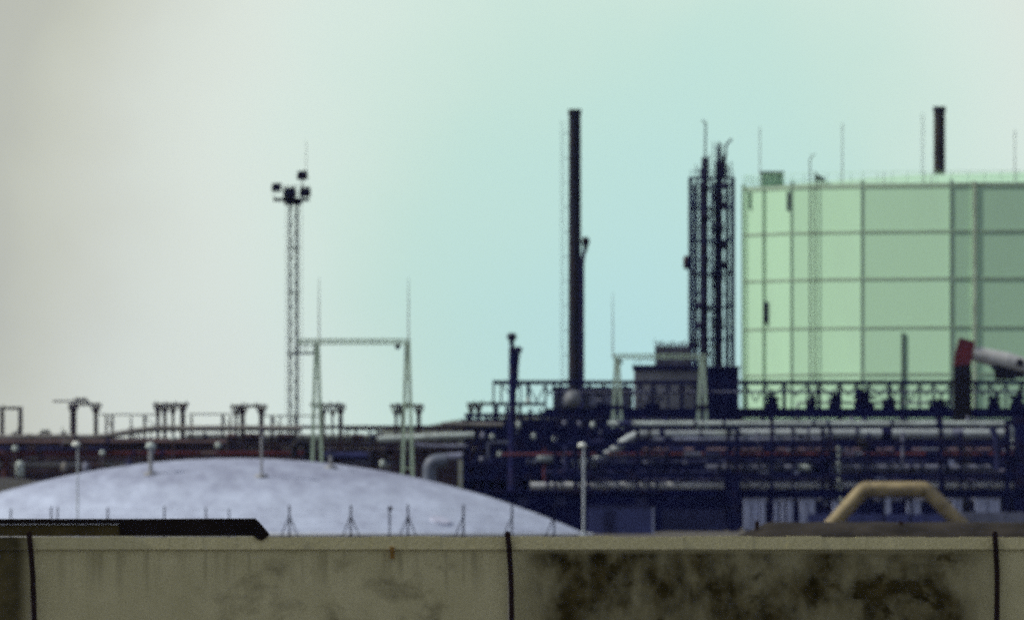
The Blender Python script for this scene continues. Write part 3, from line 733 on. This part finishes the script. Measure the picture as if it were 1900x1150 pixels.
def red_upright():
    D = 1325.0; s = D/F
    r = thing('loading_crane', 'dark red and black curved upright carrying a pale sloping arm before the green tank', 'crane', (X(1786, D), D, 0))
    b = MB(); b.prism([(X(1772, D), 0), (X(1769, D), Z(720, D)), (X(1770, D), Z(679, D)), (X(1802, D), Z(676, D)), (X(1803, D), Z(700, D)), (X(1802, D), 0)], D-.5, D+.5); b.build('lower_column', black, r)
    b = MB(); b.prism([(X(1770, D), Z(679, D)+.003), (X(1772, D), Z(655, D)), (X(1780, D), Z(626, D)), (X(1809, D), Z(634, D)), (X(1805, D), Z(655, D)), (X(1802, D), Z(676, D)+.003)], D-.48, D+.48)
    b.build('upper_column', redm, r)
    a0, a1 = P(1806, 655, D), P(1868, 671, D); a2 = P(1925, 688, D)
    b = MB(); b.tube(a0, a1, .55, .74, 20); b.tube(a1, a2, .74, .66, 20); b.build('arm', mat('pale_arm_paint', (.40, .42, .41), .45, 0, .12, .8, (.3, .3, .3), .4), r)
    b = MB(); b.box(P(1846, 704, D-.4), P(1885, 684, D+.4)); b.prism([(X(1838, D), Z(680, D)), (X(1850, D), Z(676, D)), (X(1900, D), Z(690, D)), (X(1900, D), Z(702, D)), (X(1850, D), Z(697, D))], D-.6, D+.55); b.build('counter_frame', soot, r)
    b = MB(); b.tube(P(1893, 672, D-.95), P(1893, 672, D-.6), 7*s, n=18); b.build('sheave', black, r)
red_upright()

# ------------------------------------------------------------------ dark backing sheds added to supply the shade between rack pipes
def backs():
    D = 1390.0
    r = thing('dark_backing_shed', 'long dark navy backing shed added for the shade behind the right pipe rack', 'shed', (X(1400, D), D, 0))
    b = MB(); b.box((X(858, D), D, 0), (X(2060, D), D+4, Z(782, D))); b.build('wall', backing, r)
    b = MB(); b.box((X(856, D), D-.3, Z(782, D)+.003), (X(2062, D), D+4.3, Z(777, D))); b.build('roof', navy, r)
    for i in range(44):
        px = 870+i*27+random.randint(-6, 6); yy = random.choice((832, 850, 868, 885, 925))
        b = MB(); b.box((X(px, D), D-.05, Z(yy+random.randint(8, 15), D)), (X(px+random.randint(8, 22), D), D-.003, Z(yy, D))); b.build('window', random.choice((pipe_grey, blue_shed, pipe_dark, blue_pale)), r)
    D = 1384.0
    r = thing('dark_backing_shed', 'long low rusty brown backing shed added behind the left pipe rack', 'shed', (X(350, D), D, 0))
    b = MB(); b.box((X(-150, D), D, 0), (X(850, D), D+4, Z(822, D))); b.build('wall', brick, r)
    b = MB(); b.box((X(-152, D), D-.3, Z(822, D)+.003), (X(852, D), D+4.3, Z(812, D))); b.build('roof', mat('faded_roof', (.11, .095, .105), .8, 0, .35, .3), r)
    for i in range(16):
        px = -20+i*52+random.randint(-8, 8)
        b = MB(); b.box((X(px, D), D-.05, Z(862+random.randint(0, 12), D)), (X(px+random.randint(8, 18), D), D-.003, Z(846, D))); b.build('window', random.choice((pipe_olive, pipe_dark, pipe_brown)), r)
backs()

# ------------------------------------------------------------------ right pipe rack (1250 m)
RD = 1250.0
def rack_right():
    D = RD; s = D/F
    r = thing('pipe_rack', 'tall dark multi tier pipe rack filling the right half below the truss', 'pipe rack', (X(1450, D), D, 0))
    for px, yt, w in ((1030, 800, 6), (1068, 785, 9), (1092, 788, 7), (1183, 797, 7), (1205, 797, 5), (1351, 795, 7), (1368, 795, 8), (1432, 770, 7), (1471, 793, 4), (1526, 795, 6), (1540, 795, 5), (1612, 800, 4), (1745, 772, 8), (1782, 800, 5), (1868, 780, 10), (1893, 772, 24), (1960, 780, 9)):
        for y, k in ((D-1, 1.0), (D+7, .9)):
            b = MB(); b.beam((X(px, D), y, 0), (X(px, D), y, Z(yt, D)), w*s*k, .3); b.build('post', navy, r)
        b = MB()
        for yy in (795 if yt < 797 else 806, 823, 850, 883, 914):
            b.beam((X(px, D), D-.8, Z(yy, D)-.12), (X(px, D), D+6.8, Z(yy, D)-.12), .18, .2)
        b.build('cross_beam', navy, r)
    for yy, h, xa, xb, dy in ((796, 5, 1130, 1370, -1.2), (823, 8, 1025, 2000, -1.2), (851, 4, 1025, 2000, -1.25), (882, 7, 1025, 2000, -1.2), (915, 12, 985, 2000, -1.15), (942, 4, 1370, 1990, .5)):
        b = MB(); b.box(P(xa, yy+h/2, D+dy-.12), P(xb, yy-h/2, D+dy+.12)); b.build('stringer', navy if h < 10 else backing, r)
    for xa, xb in ((1095, 1183), (1370, 1432), (1540, 1612), (1782, 1868)):
        b = MB(); b.beam(P(xa, 930, D-.9), P(xb, 885, D-.9), .10); b.beam(P(xa, 885, D-.8), P(xb, 930, D-.8), .10); b.build('brace', navy, r)
    b = MB(); b.box(P(1344, 938, D-1.9), P(1374, 880, D-1.4)); b.build('gusset_panel', backing, r)
rack_right()
LAGL = [rust, pipe_olive, pipe_brown, pipe_olive, brick]
LAG = [pipe_pale, pipe_grey, pipe_dark, navy, backing]
def pipeline(pts, rpx, m_, lab, d, flanges=(), name='pipeline', bend=None, lag=.42):
    s = d/F; r = thing(name, lab, 'pipe', P(pts[0][0], pts[0][1]+rpx, d))
    for a_, c_ in zip(pts, pts[1:]):
        if c_[0]-a_[0] > 180 and abs(a_[1]-c_[1]) < 3:                # dress long level runs; pale bands put broken highlights into the colour
            dy = (a_[2] if len(a_) > 2 else 0); q = a_[0]+random.uniform(15, 50)
            while q < min(c_[0], 1960)-30:
                k = random.random(); yv = a_[1]
                if k < lag:
                    w_ = random.uniform(8, 34); b = MB(); b.tube(P(q, yv, d+dy), P(q+w_, yv, d+dy), rpx*s*1.08, n=14); b.build('lagging_highlight_band', random.choice(LAGL if a_[0] < 700 else LAG if rpx > 4 else LAG[1:]), r)
                elif k < .68:
                    h_ = random.uniform(5, 13); b = MB(); b.tube(P(q, yv-rpx*.5, d+dy), P(q, yv-rpx-h_, d+dy), 1.4*s, n=8); b.lathe(P(q, yv-rpx-h_*.45, d+dy), [(.01, -.16), (3.2*s, -.1), (3.2*s, .1), (.01, .16)], 10); b.build('valve', random.choice((rust, dark, pipe_olive) if a_[0] < 700 else (navy, dark, pipe_grey)), r)
                elif k < .85:
                    h_ = random.uniform(8, 24); b = MB(); b.beam(P(q, yv+rpx*.6, d+dy-.02), P(q, yv+rpx+h_, d+dy-.02), random.uniform(1.6, 4)*s); b.build('drop_leg', random.choice((rust, dark, m_) if a_[0] < 700 else (navy, dark, m_)), r)
                else:
                    b = MB(); b.tube(P(q-2, yv, d+dy), P(q+2, yv, d+dy), rpx*s*1.4, n=14); b.build('flange', navy, r)
                q += random.uniform(22, 78)
    b = MB(); b.path([P(p[0], p[1], d+(p[2] if len(p) > 2 else 0)) for p in pts], rpx*s, 14, bend); b.build('pipe_run', m_, r)
    for px, py in flanges:
        b = MB(); b.tube(P(px-2.2, py, d), P(px+2.2, py, d), rpx*s*1.35, n=16); b.build('flange', navy, r)
    return r
pipeline([(1128, 786), (1866, 786), (1880, 800), (1880, 830)], 5.2, pipe_pale, 'pale green grey pipe, topmost run of the right rack just under the truss deck', RD+1.0, ((1290, 786), (1655, 786)), lag=.15)
pipeline([(1062, 862, 1.2), (1112, 856, 1.2), (1178, 805, 1.2), (1860, 805, 1.2), (1990, 807, 1.2)], 9.2, mat('pale_blue_lagging', (.34, .39, .40), .5, 0, .2, .5, (.12, .14, .16), .6), 'thickest pale pipe of the right rack, its left end bent down aslant', RD+1.0, ((1500, 805),), bend=1.0, lag=.12)
pipeline([(1190, 834), (1990, 834)], 3.2, mat('pinkish_pipe', (.17, .12, .14), .6, 0, .3, .5), 'thin pinkish grey pipe beside the red pipe in the right rack', RD+.2)
pipeline([(930, 843), (1060, 842), (1990, 842)], 2.8, pipe_red, 'thin dull red pipe running the length of the right rack', RD-.4, ((1610, 842),))
pipeline([(1790, 826), (1872, 826)], 2.4, mat('orange_rust_pipe', (.20, .09, .05), .6), 'short orange brown pipe near the right edge of the right rack', RD-.2)
pipeline([(1310, 868), (1840, 868)], 6.5, pipe_grey, 'dim grey pipe on the middle tier of the right rack', RD+1.6, ((1450, 868), (1690, 868)))
pipeline([(984, 901), (1862, 901), (2000, 903)], 6.6, mat('dusty_white_lagging', (.44, .47, .48), .5, 0, .2, .5, (.2, .2, .21), .5), 'bright dusty white pipe, lowest long run of the right rack', RD+.4, ((1640, 901),), lag=.06)
pipeline([(1100, 858), (1720, 857)], 3.0, pipe_dark, 'dark thin pipe above the dim grey pipe in the right rack', RD+.5)
pipeline([(1380, 928), (1990, 928)], 4.0, pipe_grey, 'low grey pipe behind the ochre arch', RD+3.0)
pipeline([(1010, 876), (1330, 876)], 4.0, pipe_dark, 'dark navy pipe at the left of the middle tier of the right rack', RD+.9)
pipeline([(1840, 792, -.8), (1850, 815, -.8), (1852, 870, -.8)], 6.0, pipe_dark, 'dark leaning drop pipe near the right end of the thick pale pipe', RD-.6)
pipeline([(1556, 826), (1556, 880), (1562, 930)], 3.2, pipe_pale, 'pale vertical drop pipe left of the ochre arch crown', RD-.5)
pipeline([(1675, 800), (1675, 860)], 3.0, pipe_grey, 'grey vertical drop pipe above the ochre arch crown', RD-.7)
pipeline([(1405, 800), (1410, 880)], 3.0, pipe_grey, 'grey vertical drop pipe in the second bay of the right rack', RD+.4)
pipeline([(1590, 822), (1604, 822), (1604, 834)], 7.0, black, 'black valve bonnet pipe stub under the thick pale pipe', RD-1.6)
# vertical hangers and pale blocks below, added for light through the gaps
def lightgap(px0, px1, y0, y1, D, m_, lab):
    r = thing('lightgap_block', lab, 'lightgap', (X((px0+px1)/2, D), D, 0), 'pale light gap blocks below the right rack')
    b = MB(); b.box((X(px0, D), D, .12), (X(px1, D), D+1.2, Z(y0, D))); b.build('case', m_, r)
    b = MB(); b.box((X(px0, D)-.05, D-.06, Z(y0, D)+.002), (X(px1, D)+.05, D+1.3, Z(y0, D)+.08)); b.build('lid', pipe_grey, r)
    b = MB(); b.box((X(px0, D), D+.05, 0), (X(px1, D), D+1.1, .118)); b.build('plinth', backing, r)
    if px1-px0 > 14:
        b = MB(); xm = X((px0+px1)/2, D); b.box((xm-.03, D-.03, .3), (xm+.03, D-.002, Z(y0, D)-.2)); b.build('door_seam', backing, r)
for a in ((1380, 1408, 927, 960, 'wide pale blue cabinet nearest the dark rack column'), (1411, 1420, 925, 960, 'narrow pale cabinet touching the wide pale blue cabinet'), (1437, 1444, 928, 960, 'leftmost of three slim pale light gap blocks in the second bay'), (1449, 1456, 926, 960, 'middle of three slim pale light gap blocks in the second bay'), (1461, 1471, 928, 960, 'rightmost of three slim pale light gap blocks in the second bay'), (1484, 1512, 926, 958, 'wide pale blue cabinet left of the ochre arch foot'), (1545, 1556, 930, 950, 'small pale cabinet behind the left foot of the ochre arch'), (1640, 1653, 922, 966, 'tall pale cabinet under the crown of the ochre arch'), (1683, 1708, 930, 950, 'broad pale cabinet under the right half of the ochre arch'), (1768, 1785, 926, 945, 'pale cabinet right of the ochre arch foot'), (1810, 1856, 925, 950, 'widest pale cabinet near the right edge')):
    lightgap(a[0], a[1], a[2], a[3], 1215.0 + (a[0] % 7)*1.5, blue_pale, a[4])
for i, (yy, rp_, xa, xb, m_, lab) in enumerate(((846, 3.0, 1070, 1340, pipe_grey, 'dim grey pipe below the red pipe, left of the dark rack column'), (859, 4.2, 1372, 1530, pipe_grey, 'grey pipe above the dim middle pipe, in the bays right of the dark rack column'), (874, 4.5, 1545, 1870, mat('lilac_grey_lagging', (.16, .155, .23), .6, 0, .3, .5), 'lilac grey pipe above the crown of the ochre arch'), (815, 3.4, 1205, 1530, mat('blue_grey_lagging', (.17, .19, .27), .6, 0, .3, .5), 'blue grey pipe tucked under the thickest pale pipe'), (890, 2.4, 1100, 1960, mat('violet_pipe', (.09, .085, .16), .6, 0, .3, .5), 'thin violet pipe just above the dusty white lowest run'), (921, 3.0, 1000, 1340, pipe_dark, 'navy pipe low behind the cabin'))):
    pipeline([(xa, yy), (xb, yy)], rp_, m_, lab, RD+2.2-i*.2, lag=.3)
def low_pallets():
    D = 1205.0
    for xa, xb, yt, lab, m_ in ((1770, 1990, 950, 'long low grey wall below the widest pale cabinet', pipe_grey), (1500, 1760, 953, 'long low dark wall under the ochre arch', blue_shed), (1225, 1345, 945, 'low navy wall right of the blue grey cabin', pipe_dark)):
        b = MB(); b.box((X(xa, D), D, 0), (X(xb, D), D+.4, Z(yt, D)))
        for px in range(xa, xb, 30): b.box((X(px, D), D-.06, 0), (X(px+5, D), D-.003, Z(yt-2, D)))
        tag(b.build('low_wall', m_), lab, 'wall')
low_pallets()
b = MB(); D = 1180.0
b.box((X(1358, D), D, 0), (X(1366, D), D+.3, Z(890, D)))
b.box((X(1353, D), D-.1, 0), (X(1371, D), D+.4, .6))
tag(b.build('steel_post', navy), 'navy steel column standing before the dark rack column, right of the cabin', 'post')

# ------------------------------------------------------------------ central steel structure (1295 m)
def centre():
    D = 1295.0; s = D/F
    r = thing('steel_structure', 'cluttered dark steel platform structure below the left end of the truss', 'structure', (X(960, D), D, 0))
    xs = [868, 886, 903, 922, 940, 965, 984, 1003, 1024, 1046, 1072, 1098, 1122]
    for i, px in enumerate(xs):
        for y in (D, D+5):
            b = MB(); yt = 752 if px > 915 else 768; w = random.choice((3.5, 4.5, 6.0))*s
            b.beam((X(px, D), y, 0), (X(px, D), y, Z(yt+random.randint(0, 8), D)), w, .2); b.build('post', navy, r)
    for yy, h, xa in ((770, 6, 862), (789, 7, 900), (812, 5, 880), (829, 7, 890), (862, 6, 862), (885, 10, 862)):
        b = MB(); b.box(P(xa, yy+h/2, D-.25), P(1130, yy-h/2, D+5.2)); b.build('deck', navy, r)
    for i in range(14):
        a, c = random.choice(list(zip(xs, xs[1:]))); ya, yb = random.choice(((770, 789), (789, 812), (829, 862), (862, 885), (812, 829)))
        b = MB(); b.beam(P(a, ya, D-.3-i*.01), P(c, yb, D-.3-i*.01), .09); b.build('brace', navy, r)
    for i in range(12):
        b = MB(); px = random.randint(866, 1120); yy = random.choice((770, 789, 812, 829)); b.beam(P(px, yy, D-.35), P(px, yy-9, D-.35), .05); b.beam(P(px, yy-9, D-.35), P(px+25, yy-9, D-.35), .04); b.build('handrail', dark, r)
    def valve(px, py, m_, lab, h=9):
        t = thing('valve', lab, 'valve', P(px, py+h, D-1.0), 'valves and small vessels on the steel structure')
        c = P(px, py, D-1.0); u = s
        b = MB(); b.lathe(c, [(.01, -h*u), (4*u, -h*u), (5*u, -h*.2*u), (4*u, h*.3*u), (1.5*u, h*.5*u), (1.5*u, h*.8*u)], 12); b.build('body', m_, t)
        b = MB(); b.lathe(c+Vector((0, 0, h*.85*u)), [(3.2*u, -.03), (3.6*u, 0), (3.2*u, .03), (2.8*u, 0), (3.2*u, -.03)], 14); b.build('handwheel', navy, t)
    pl = [(1048, 783, 'pale valve just left of the pale lamp column line, upper deck'), (1075, 785, 'pale valve between the two thick rack posts, upper deck'), (1100, 786, 'pale valve right of the thick rack posts, upper deck'), (896, 806, 'pale valve at the left end of the second deck'), (913, 808, 'pale valve second from the left on the second deck'), (955, 800, 'pale green valve right of the short stack foot'), (990, 807, 'small pale valve in the middle of the second deck'), (962, 786, 'pale valve near the foot of the short stack'), (894, 850, 'pale round valve low at the left of the structure'), (927, 840, 'grey valve low at the left of the structure'), (1046, 852, 'pale upright valve left of the lamp head'), (1030, 812, 'dull valve under the middle of the structure'), (1115, 800, 'pale valve near the foot of the lower gantry'), (980, 742, 'dull grey valve at the left end of the truss deck')]
    for i, (px, py, lab) in enumerate(pl): valve(px, py, random.choice((pipe_pale, pipe_grey, pipe_pale)), lab, 6+i % 4)
    t = thing('drum_vessel', 'pale horizontal drum under the centre of the steel structure', 'vessel', P(1014, 858, D-1)); c = P(1014, 850, D-1)
    b = MB(); b.lathe(c, [(.01, -18*s), (5*s, -17*s), (8*s, -14*s), (8.5*s, 14*s), (5*s, 17*s), (.01, 18*s)], 18, 1); b.build('shell', mat('pale_drum', (.18, .22, .24), .5), t)
    b = MB(); b.beam(P(1005, 862, D-1), P(1005, 855, D-1), .25); b.beam(P(1023, 862, D-1), P(1023, 855, D-1), .25); b.build('saddle', navy, t)
    for pts, rp_, m_, lab in (([(820, 786), (934, 788)], 4.0, pipe_olive, 'olive grey pipe entering the left of the steel structure, upper one'), ([(700, 815), (880, 806)], 6.0, pipe_pale, 'pale pipe entering the left of the steel structure, lower one'), ([(905, 850), (905, 820), (950, 820), (950, 905)], 3.0, pipe_grey, 'grey pipe making a square loop in the left of the structure'), ([(1010, 830), (1010, 905)], 3.2, pipe_red, 'dull red vertical pipe in the middle of the structure'), ([(1130, 815, -1), (1095, 822, -1), (1050, 822, -1), (1050, 900, -1)], 4, pipe_dark, 'navy pipe bending down behind the right lamp post')):
        pipeline(pts, rp_, m_, lab, D-.8)
    t = thing('large_elbow', 'large pale pipe elbow rising behind the right shoulder of the dome', 'pipe', (X(797, 1200.0), 1200.0, 0)); d = 1200.0; u = d/F
    b = MB(); b.path([(X(797, d), d, 0), P(797, 856, d), P(830, 853, d)], 13*u, 18, 1.0); b.build('elbow', mat('elbow_lagging', (.085, .105, .14), .55, 0, .2, .6, (.12, .13, .17), .5), t)
    b = MB(); b.tube(P(826, 848, d), P(858, 846, d), 7*u, n=14); b.build('branch', pipe_grey, t)
    b = MB(); b.box((X(862, D), D+2.5, 0), (X(1128, D), D+3, Z(880, D))); b.build('kick_wall', backing, r)
centre()
def low_shed():
    D = 1150.0
    r = thing('low_shed', 'low navy shed between the dome shoulder and the cabin', 'shed', (X(960, D), D+22, 0)); D = 1172.0
    b = MB(); b.box((X(812, D), D, 0), (X(1228, D), D+4, Z(914, D))); b.build('wall', backing, r)
    b = MB(); b.box((X(809, D), D-.2, Z(914, D)+.003), (X(1231, D), D+4.2, Z(909, D))); b.build('roof', navy, r)
    for px in (880, 960, 1030, 1180): b = MB(); b.box((X(px, D), D-.05, Z(938, D)), (X(px+20, D), D-.003, Z(922, D))); b.build('window', pipe_dark, r)
low_shed()

# ------------------------------------------------------------------ left rack (1300 m)
def left_side():
    D = 1300.0; s = D/F
    def portal(posts, ytop, bx0, bx1, lab, ext=None, flare=9):
        px0 = sum(p for p, w in posts)/len(posts)
        r = thing('pipe_trestle', lab, 'trestle', (X(px0, D), D, 0), 'flared trestles along the left pipe rack')
        for px, w in posts:
            b = MB(); b.beam((X(px, D), D, 0), (X(px, D), D, Z(ytop+3, D)), w*1.3*s, .3); b.build('post', rust, r)
            if flare:
                b = MB()
                b.beam(P(px, ytop+22, D-.2), P(px-flare, ytop+2, D-.2), 3.6*s, .2); b.beam(P(px, ytop+22, D-.2), P(px+flare, ytop+2, D-.2), 3.6*s, .2)
                b.build('bracket', rust, r)
        b = MB(); b.beam(P(bx0, ytop, D), P(bx1, ytop, D), 5*s, .34)
        for k in range(4):
            x = random.uniform(bx0+3, bx1-3); b.beam(P(x, ytop, D+.02), P(x, ytop-6, D+.02), 2.5*s, .1)
        b.build('top_beam', rust, r)
        if ext:
            b = MB(); b.beam(P(ext[0], ext[2], D), P(ext[1], ext[2], D), 3.2*s, .25); b.box(P(ext[1]-28, ext[2]-2, D-.2), P(ext[1]-4, ext[2]-6, D+.2)); b.build('cantilever_arm', rust, r)
        return r
    portal(((4, 6), (38, 6)), 757, -30, 42, 'flared trestle cut by the left edge of the picture', flare=0)
    portal(((136, 9), (178, 6)), 750, 128, 188, 'flared trestle with a long cantilever arm on top, second from the left', ext=(98, 166, 744))
    portal(((293, 5), (306, 5), (321, 4), (339, 7)), 750, 284, 350, 'flared trestle with four close posts, third from the left', flare=7)
    portal(((438, 4), (450, 7), (485, 7)), 753, 428, 496, 'flared trestle left of the lattice mast')
    portal(((600, 4), (617, 3), (632, 6)), 751, 576, 640, 'flared trestle behind the left legs of the taller gantry', ext=None)
    portal(((735, 4), (746, 4), (777, 6)), 752, 724, 786, 'flared trestle behind the right legs of the taller gantry')
    portal(((874, 4), (888, 5)), 749, 866, 915, 'flared trestle at the left of the steel structure', flare=6)
    r = thing('pipe_rack', 'long low rusty pipe rack behind the white dome at the left', 'pipe rack', (X(450, D), D, 0))
    for px, yt, w in ((26, 800, 4), (70, 806, 4), (197, 768, 4), (208, 768, 5), (243, 772, 3), (268, 770, 5), (355, 770, 4), (413, 769, 5), (427, 771, 4), (505, 770, 6), (520, 772, 3), (548, 772, 3), (580, 772, 4), (660, 790, 4), (700, 790, 5), (815, 790, 4), (845, 790, 4)):
        b = MB(); b.beam((X(px, D), D+.6, 0), (X(px, D), D+.6, Z(yt, D)), w*s, .2); b.build('post', rust, r)
    for yy, h, xa, xb in ((769, 2.2, 185, 300), (768, 2.2, 350, 430), (771, 2.2, 490, 600), (792, 6, 285, 905), (797, 3, 640, 900), (826, 6, -60, 560), (834, 4, 560, 860), (852, 3, -60, 830)):
        b = MB(); b.box(P(xa, yy+h/2, D+.35), P(xb, yy-h/2, D+.85)); b.build('stringer', rust, r)
    for i in range(44):
        px = random.uniform(10, 850); ya = random.choice((792, 800, 812, 826)); b = MB(); y = D+random.uniform(-.4, 1.4)
        b.beam(P(px, ya, y), P(px+random.choice((0, 0, 0, 6, -5)), ya+random.uniform(10, 42), y), random.uniform(1.2, 3.6)*s, .12); b.build('hanger', random.choice((rust, rust, pipe_olive, dark)), r)
    for xa, xb in ((197, 208), (413, 427), (505, 520), (268, 293)):
        b = MB(); b.beam(P(xa, 772, D+.5), P(xb, 795, D+.5), .07); b.build('brace', rust, r)
    d = D-.6
    pipeline([(-60, 812), (120, 810), (180, 812), (272, 795), (440, 794), (560, 795)], 5.5, pipe_olive, 'olive grey pipe that slopes up to the third frame at the left', d, bend=1.5)
    pipeline([(120, 828), (420, 829)], 6.0, mat('mauve_lagging', (.20, .165, .185), .6, 0, .3, .5), 'thick mauve grey pipe between the brown and the dull red pipes', d+1.4)
    pipeline([(430, 836), (900, 836)], 6.0, pipe_olive, 'olive grey pipe behind the dome crest and the gantry legs', d+1.6)
    pipeline([(450, 856), (780, 858)], 4.0, pipe_grey, 'grey pipe low behind the right shoulder of the dome', d+1.2)
    pipeline([(345, 812), (560, 812)], 8.0, mat('hazy_grey_lagging', (.20, .22, .22), .55, 0, .25, .5, (.1, .1, .11), .5), 'thick grey pipe behind the middle of the dome crest', d+2.2)
    pipeline([(560, 812), (880, 812)], 7.0, mat('moss_grey_lagging', (.19, .225, .21), .55, 0, .25, .5, (.1, .11, .1), .5), 'thick moss grey pipe behind the legs of the taller gantry', d+2.3, ((690, 812),))
    pipeline([(-60, 841), (565, 841)], 3.6, mat('deep_red_pipe', (.085, .02, .022), .55, 0, .3, .6, (.05, .03, .03), .6), 'dull red pipe running behind the left slope of the dome', d-.3, ((300, 841),))
    pipeline([(-60, 849), (560, 850)], 3.0, pipe_brown, 'brown pipe directly below the dull red pipe at the left', d-.2)
    pipeline([(-60, 820), (300, 819), (420, 820)], 3.6, pipe_brown, 'brown pipe above the dull red pipe at the left', d-.2, ((200, 819),))
    pipeline([(-60, 862), (380, 862)], 6.0, pipe_olive, 'olive pipe low behind the left slope of the dome', d)
    pipeline([(-60, 873), (250, 873)], 3.5, pipe_brown, 'lowest brown pipe at the left edge of the dome', d+.2)
    pipeline([(-60, 832), (200, 832)], 2.5, pipe_dark, 'dark thin pipe between the brown and dull red pipes at the left', d-.4)
    pipeline([(545, 848), (545, 822), (570, 822), (570, 870)], 6.5, black, 'black pipe hump left of the taller gantry leg', d-1.5)
    pipeline([(600, 845), (690, 846)], 7.0, pipe_dark, 'dark thick pipe between the taller gantry legs', d-1)
    pipeline([(690, 835), (690, 858), (715, 858), (715, 835)], 6.0, black, 'black U shaped pipe left of the right gantry leg', d-1.2)
    pipeline([(770, 825), (800, 828), (870, 828)], 4.0, pipe_grey, 'grey pipe right of the taller gantry', d-.9)
    pipeline([(-20, 843), (12, 843), (12, 905)], 9.0, mat('maroon_pipe', (.045, .018, .016), .6), 'thick maroon pipe turning down at the left edge', d-2)
    for px, py, h, lab, m_ in ((37, 870, 32, 'pale green upright vessel low at the left edge', pipe_pale), (160, 868, 22, 'grey upright vessel behind the slim lamp post', pipe_grey), (28, 832, 12, 'small pale vessel high at the left edge', pipe_pale), (190, 840, 10, 'small pale vessel right of the slim lamp post', pipe_pale), (282, 834, 20, 'grey vessel behind the left dome vent', pipe_grey), (322, 812, 9, 'pale small vessel below the four post frame', pipe_pale), (405, 826, 12, 'pale small vessel left of the tallest dome vent', pipe_pale), (710, 860, 14, 'pale slim vessel between the gantry legs and the elbow', pipe_pale), (120, 866, 18, 'olive vessel left of the slim lamp post', pipe_olive), (240, 862, 20, 'dark vessel behind the left shoulder of the dome', pipe_dark)):
        t = thing('upright_vessel', lab, 'vessel', P(px, py+h/2, d-1.4), 'small vessels along the left pipe rack')
        c = P(px, py+h/2, d-1.4); w = (4+h*.12)*s; hh = h*s
        b = MB(); b.lathe(c, [(.01, 0), (w*.7, .02), (w, hh*.15), (w, hh*.8), (w*.6, hh*.96), (.01, hh)], 14); b.build('shell', m_, t)
        b = MB(); b.tube(c+Vector((0, 0, hh*.98)), c+Vector((0, 0, hh*1.25)), w*.2, n=8); b.build('nozzle', dark, t)
        b = MB(); b.tube((c.x, c.y, 0), c+Vector((0, 0, .03)), w*.3, n=8); b.build('stand', rust, t)
left_side()

# ------------------------------------------------------------------ bushes far behind the left rack
def bushes():
    leaf = mat('dull_leaf', (.055, .060, .045), .9, 0, .45, .8)
    D = 1420.0; s = D/F
    for px, top, w, lab in ((84, 795, 46, 'largest dull bush on the skyline between the first two frames'), (52, 804, 36, 'low dull bush right of the leftmost frame'), (118, 801, 30, 'small dull bush left of the cantilever frame'), (24, 806, 30, 'dull bush seen inside the leftmost frame')):
        t = thing('bush', lab, 'bush', (X(px, D), D, 0), 'bushes behind the left pipe rack')
        H = Z(top, D); b = MB(); b.tube((X(px, D), D, 0), (X(px, D), D, H*.7), .22, .08, 8); b.build('trunk', rust, t)
        b = MB()
        for i in range(700):
            a = random.uniform(0, 6.283); q = random.random()**.5; rr = w/2*s*q; zz = H-(1.6*q*q+abs(random.gauss(0, .7)))*(w*s/2.0)+random.uniform(-.1, .1)
            c = Vector((X(px, D)+math.cos(a)*rr, D+math.sin(a)*rr, max(.3, zz))); l = random.uniform(.10, .2)
            u = Vector((random.gauss(0, 1), random.gauss(0, 1), random.gauss(0, 1))).normalized(); v = u.orthogonal().normalized()
            b._add([c-u*l, c+v*l*.6, c+u*l, c-v*l*.6], [(0, 1, 2, 3)])
        b.build('crown', leaf, t)
bushes()

# ------------------------------------------------------------------ haze
def haze():
    b = MB(); b.box((-2600, -80, -1), (2600, 6100, 62))
    m = bpy.data.materials.new('thin_blue_haze'); m.use_nodes = True; t = m.node_tree; t.nodes.clear()
    o = t.nodes.new('ShaderNodeOutputMaterial'); v = t.nodes.new('ShaderNodeVolumePrincipled')
    v.inputs['Color'].default_value = (.28, .40, 1.0, 1); v.inputs['Density'].default_value = .000014; v.inputs['Anisotropy'].default_value = 0.0
    t.links.new(v.outputs[0], o.inputs['Volume'])
    h = b.build('haze', m); h['kind'] = 'stuff'
haze()
